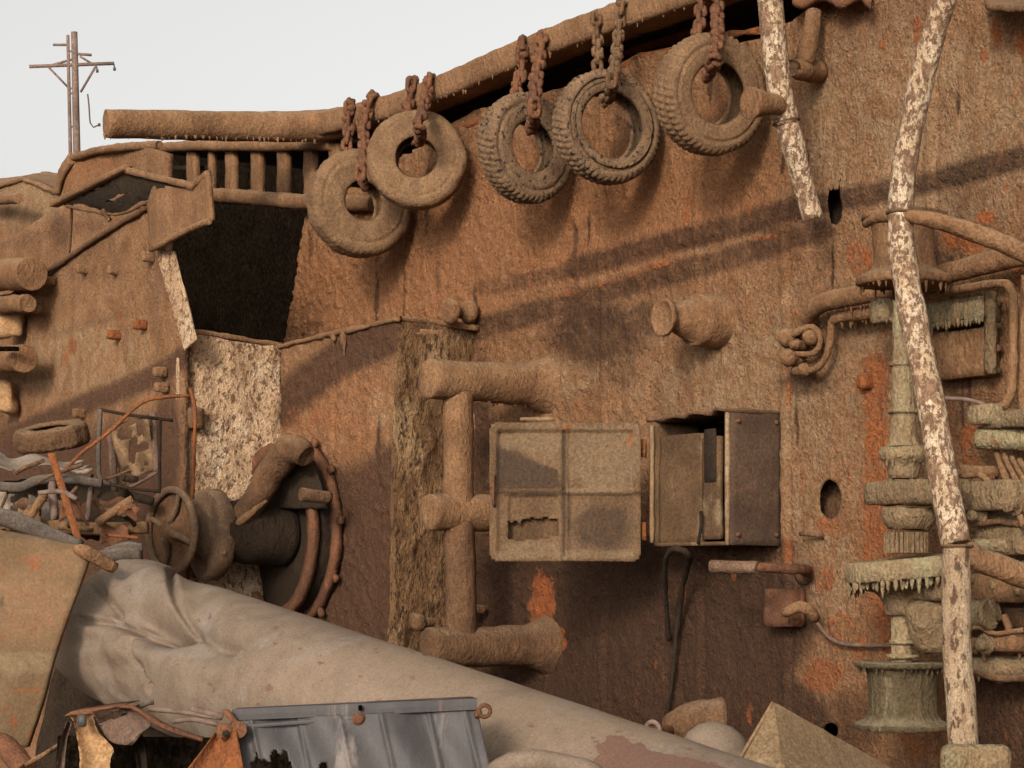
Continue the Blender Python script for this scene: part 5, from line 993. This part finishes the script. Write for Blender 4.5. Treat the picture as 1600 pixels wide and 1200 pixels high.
mb = MB(); mb.tube([tq(178, 1106), tq(205, 1104), tq(232, 1120), tq(262, 1138), tq(318, 1156)], [.014, .022, .03, .032, .03], n=12, flatten=.5); mb.build('rolled_edge', M['rust'], t, crust=(.007, 14))
mb = MB(); mb.box(tq(128, 1126, -.02), RT*.022, FW*.012, UP*.03, cell=.02); mb.build('clip', M['steel'], t)
mb = MB(); mb.plate(tq(100, 1119), tq(150, 1115), tq(196, 1102), tq(110, 1112), FW*.4, cell=.04); mb.build('folded_top', M['rust'], t, crust=(.01, 9))
for i, l in enumerate(([(214, 1106), (232, 1098), (240, 1097)], [(232, 1108), (280, 1112), (345, 1122)], [(268, 1128), (300, 1124), (340, 1132)], [(300, 1108), (325, 1114), (348, 1120)])):
    mb = MB(); mb.tube([P(x, y, 9.9) for x, y in l], .012+.004*(i == 3), n=8); tag(mb.build('stripped_wire', M['mast'] if i else M['greypipe'], None), 'short pale wire lying on the rolled rusty edge', 'wire', 'loose wires by the torn sheet')
# ---- galvanised trough
Yg = 8.9
def gq(x, y, o_=0): return P(x, y, Yg+o_)
t = thing('metal_trough', 'bent grey galvanised trough with whitish runs and a corroded lower edge', 'trough', gq(560, 1200))
ghole = [(392, 1240), (395, 1190), (402, 1186), (404, 1172), (410, 1186), (416, 1182), (424, 1192), (426, 1172), (434, 1168), (440, 1178), (447, 1166), (452, 1180), (456, 1196), (462, 1204), (494, 1204), (500, 1188), (508, 1190), (512, 1206), (512, 1240)]
def ghm(u, v):
    x = 368+(742-368)*u+20*(1-v); y = 1250-(1250-1118+20*u)*v; return bool(inpoly(np.array([x]), np.array([y]), ghole)[0])
mb = MB(); mb.plate(gq(385, 1250, -.1), gq(778, 1250, -.1), gq(745, 1106), gq(362, 1124), FW*.008, cell=.008, hole=ghm, warp=lambda u, v: FW*(.02*math.sin(u*9)+.012*math.sin(u*23+v*3)-sum(.010*math.exp(-((u-k)/.008)**2) for k in (.08, .27, .44, .61, .80, .95)))); mb.build('face', M['steel'], t)
mb = MB(); mb.bar(gq(362, 1117, -.008), gq(746, 1100, -.008), UP*.024, FW*.005, cell=.03, r=.003); mb.build('lip', M['steel'], t, crust=(.003, 5), flat=True)
mb = MB(); mb.bar(gq(372, 1136, -.01), gq(560, 1122, -.01), UP*.008, FW*.005, cell=.03, r=.003); mb.build('lip', M['steel'], t, crust=(.003, 5), flat=True)
mb = MB(); mb.plate(gq(366, 1110), gq(745, 1091), gq(735, 1088, .3), gq(370, 1106, .3), UP*-.008, cell=.05); mb.build('rim', M['steel'], t)
mb = MB(); mb.torus(gq(757, 1111, -.02), -FW+RT*.3, .024, .009, n=22, m=8); mb.tube([gq(742, 1116, -.01), gq(752, 1116, -.015)], .016, n=8); mb.build('eyelet', M['rust'], t)
mb = MB(); mb.lathe(gq(562, 1124, -.0), -FW, [(0, .03), (.02, .03), (.025, .016), (.035, .014), (.035, .001)], n=16, step=.01); mb.build('stud', M['rust'], t)
mb = MB(); mb.box(gq(563, 1106, -.034), RT*.009, FW*.006, UP*.012, cell=.01); mb.build('notch_shade', M['black'], t)
t = thing('hinge_bracket', 'rusty hinge bracket with an orange plate hanging off the left end of the grey trough', 'bracket', gq(365, 1200, -.1))
mb = MB(); mb.box(gq(352, 1142, -.08), RT*.034, FW*.03, UP*.032, cell=.02, r=.012); mb.build('knuckle', M['rust'], t, crust=(.008, 14))
mb = MB(); mb.tube([gq(372, 1140, -.02), gq(372, 1140, -.1)], .036, n=18); mb.build('pivot', M['rust'], t, crust=(.006, 14))
mb = MB(); mb.bar(gq(352, 1108, -.04), gq(374, 1140, -.05), RT*.018, FW*.012, cell=.02); mb.build('lug', M['rust'], t)
mb = MB(); mb.lathe(gq(353, 1146, -.11), -FW, [(0, .014), (.012, .014), (.012, .001)], n=12, step=.01); mb.build('bolt', M['hollow'], t)
mb = MB(); mb.plate(gq(255, 1250, -.2), gq(392, 1250, -.16), gq(372, 1142, -.06), gq(335, 1146, -.06), FW*.012, cell=.02, warp=lambda u, v: FW*.05*math.sin(u*5)); mb.build('hanging_plate', M['orange'], t, crust=(.007, 14))
mb = MB(); mb.plate(P(80, 1330, 10.0), P(560, 1330, 9.6), P(545, 1156, 9.8), P(90, 1150, 10.2), FW*.03, cell=.05); tag(mb.build('gap_shade_sheet', M['black'], None), 'black sheet added as the shade behind the torn sheet and trough', 'panel')  # black sheet standing in for the shade seen through the gaps

# ---- low things along the bottom
c = P(1112, 1146, 9.4); mb = MB(); mb.lathe(c-UP*.53+RT*.06, (UP*1.0-RT*.12).normalized(), [(0, .175), (.32, .175), (.42, .168), (.50, .14), (.55, .095), (.575, .045), (.583, .001)], n=40, step=.03); tag(mb.build('gas_bottle', M['tube'], None, crust=(.008, 5)), 'pale rounded cylinder end between the fallen tube and the tan wedge', 'cylinder')
mb = MB(); mb.tube([P(1052, 1142, 10.5), P(1090, 1128, 10.4), P(1130, 1124, 10.4)], [.085, .10, .11], n=22); tag(mb.build('rusty_roll', M['crustd'], None, crust=(.012, 11)), 'brown rusty pipe piece behind the pale rounded cylinder', 'pipe')
t = thing('ring_fitting', 'small pale ring fitting on a stub just above the fallen tube', 'fitting', P(1030, 1150, 10.2))
mb = MB(); mb.torus(P(1020, 1142, 10.1), (-FW-RT*.9), .042, .011, n=26, m=8); mb.build('ring', M['mast'], t, crust=(.003, 14))
mb = MB(); mb.tube([P(1022, 1144, 10.12), P(1045, 1142, 10.4)], .03, n=12); mb.build('stub', M['rust'], t, crust=(.006, 14))
t = thing('tan_wedge', 'tan folded sheet wedge with a sharp peak at the bottom right of the foreground', 'wedge', P(1260, 1200, 9.2))
ap = P(1208, 1098, 9.2); mb = MB(); mb.plate(P(1142, 1212, 9.0), P(1226, 1212, 8.85), ap+RT*.006, ap-RT*.006, FW*.015, cell=.02); mb.build('face', M['wedge'], t, crust=(.004, 8))
mb = MB(); mb.plate(P(1226, 1212, 8.85), P(1415, 1212, 9.6), ap+RT*.03-UP*.012, ap, FW*.015, cell=.02); mb.build('face', M['wedge'], t, crust=(.006, 8))
mb = MB(); mb.tube([P(1140, 1212, 8.98), ap-RT*.002], .008, n=7); mb.build('edge', M['beige'], t)
mb = MB(); mb.tube([P(770, 1206, 8.3), P(800, 1192, 8.3), P(850, 1190, 8.3), P(910, 1200, 8.3), P(940, 1215, 8.3)], [.03, .045, .045, .04, .03], n=16); tag(mb.build('bent_scrap', M['tube'], None, crust=(.014, 8)), 'bent pale scrap at the bottom edge right of the grey trough', 'scrap')

for o in list(bpy.data.objects):
    if '_o' in o: del o['_o']
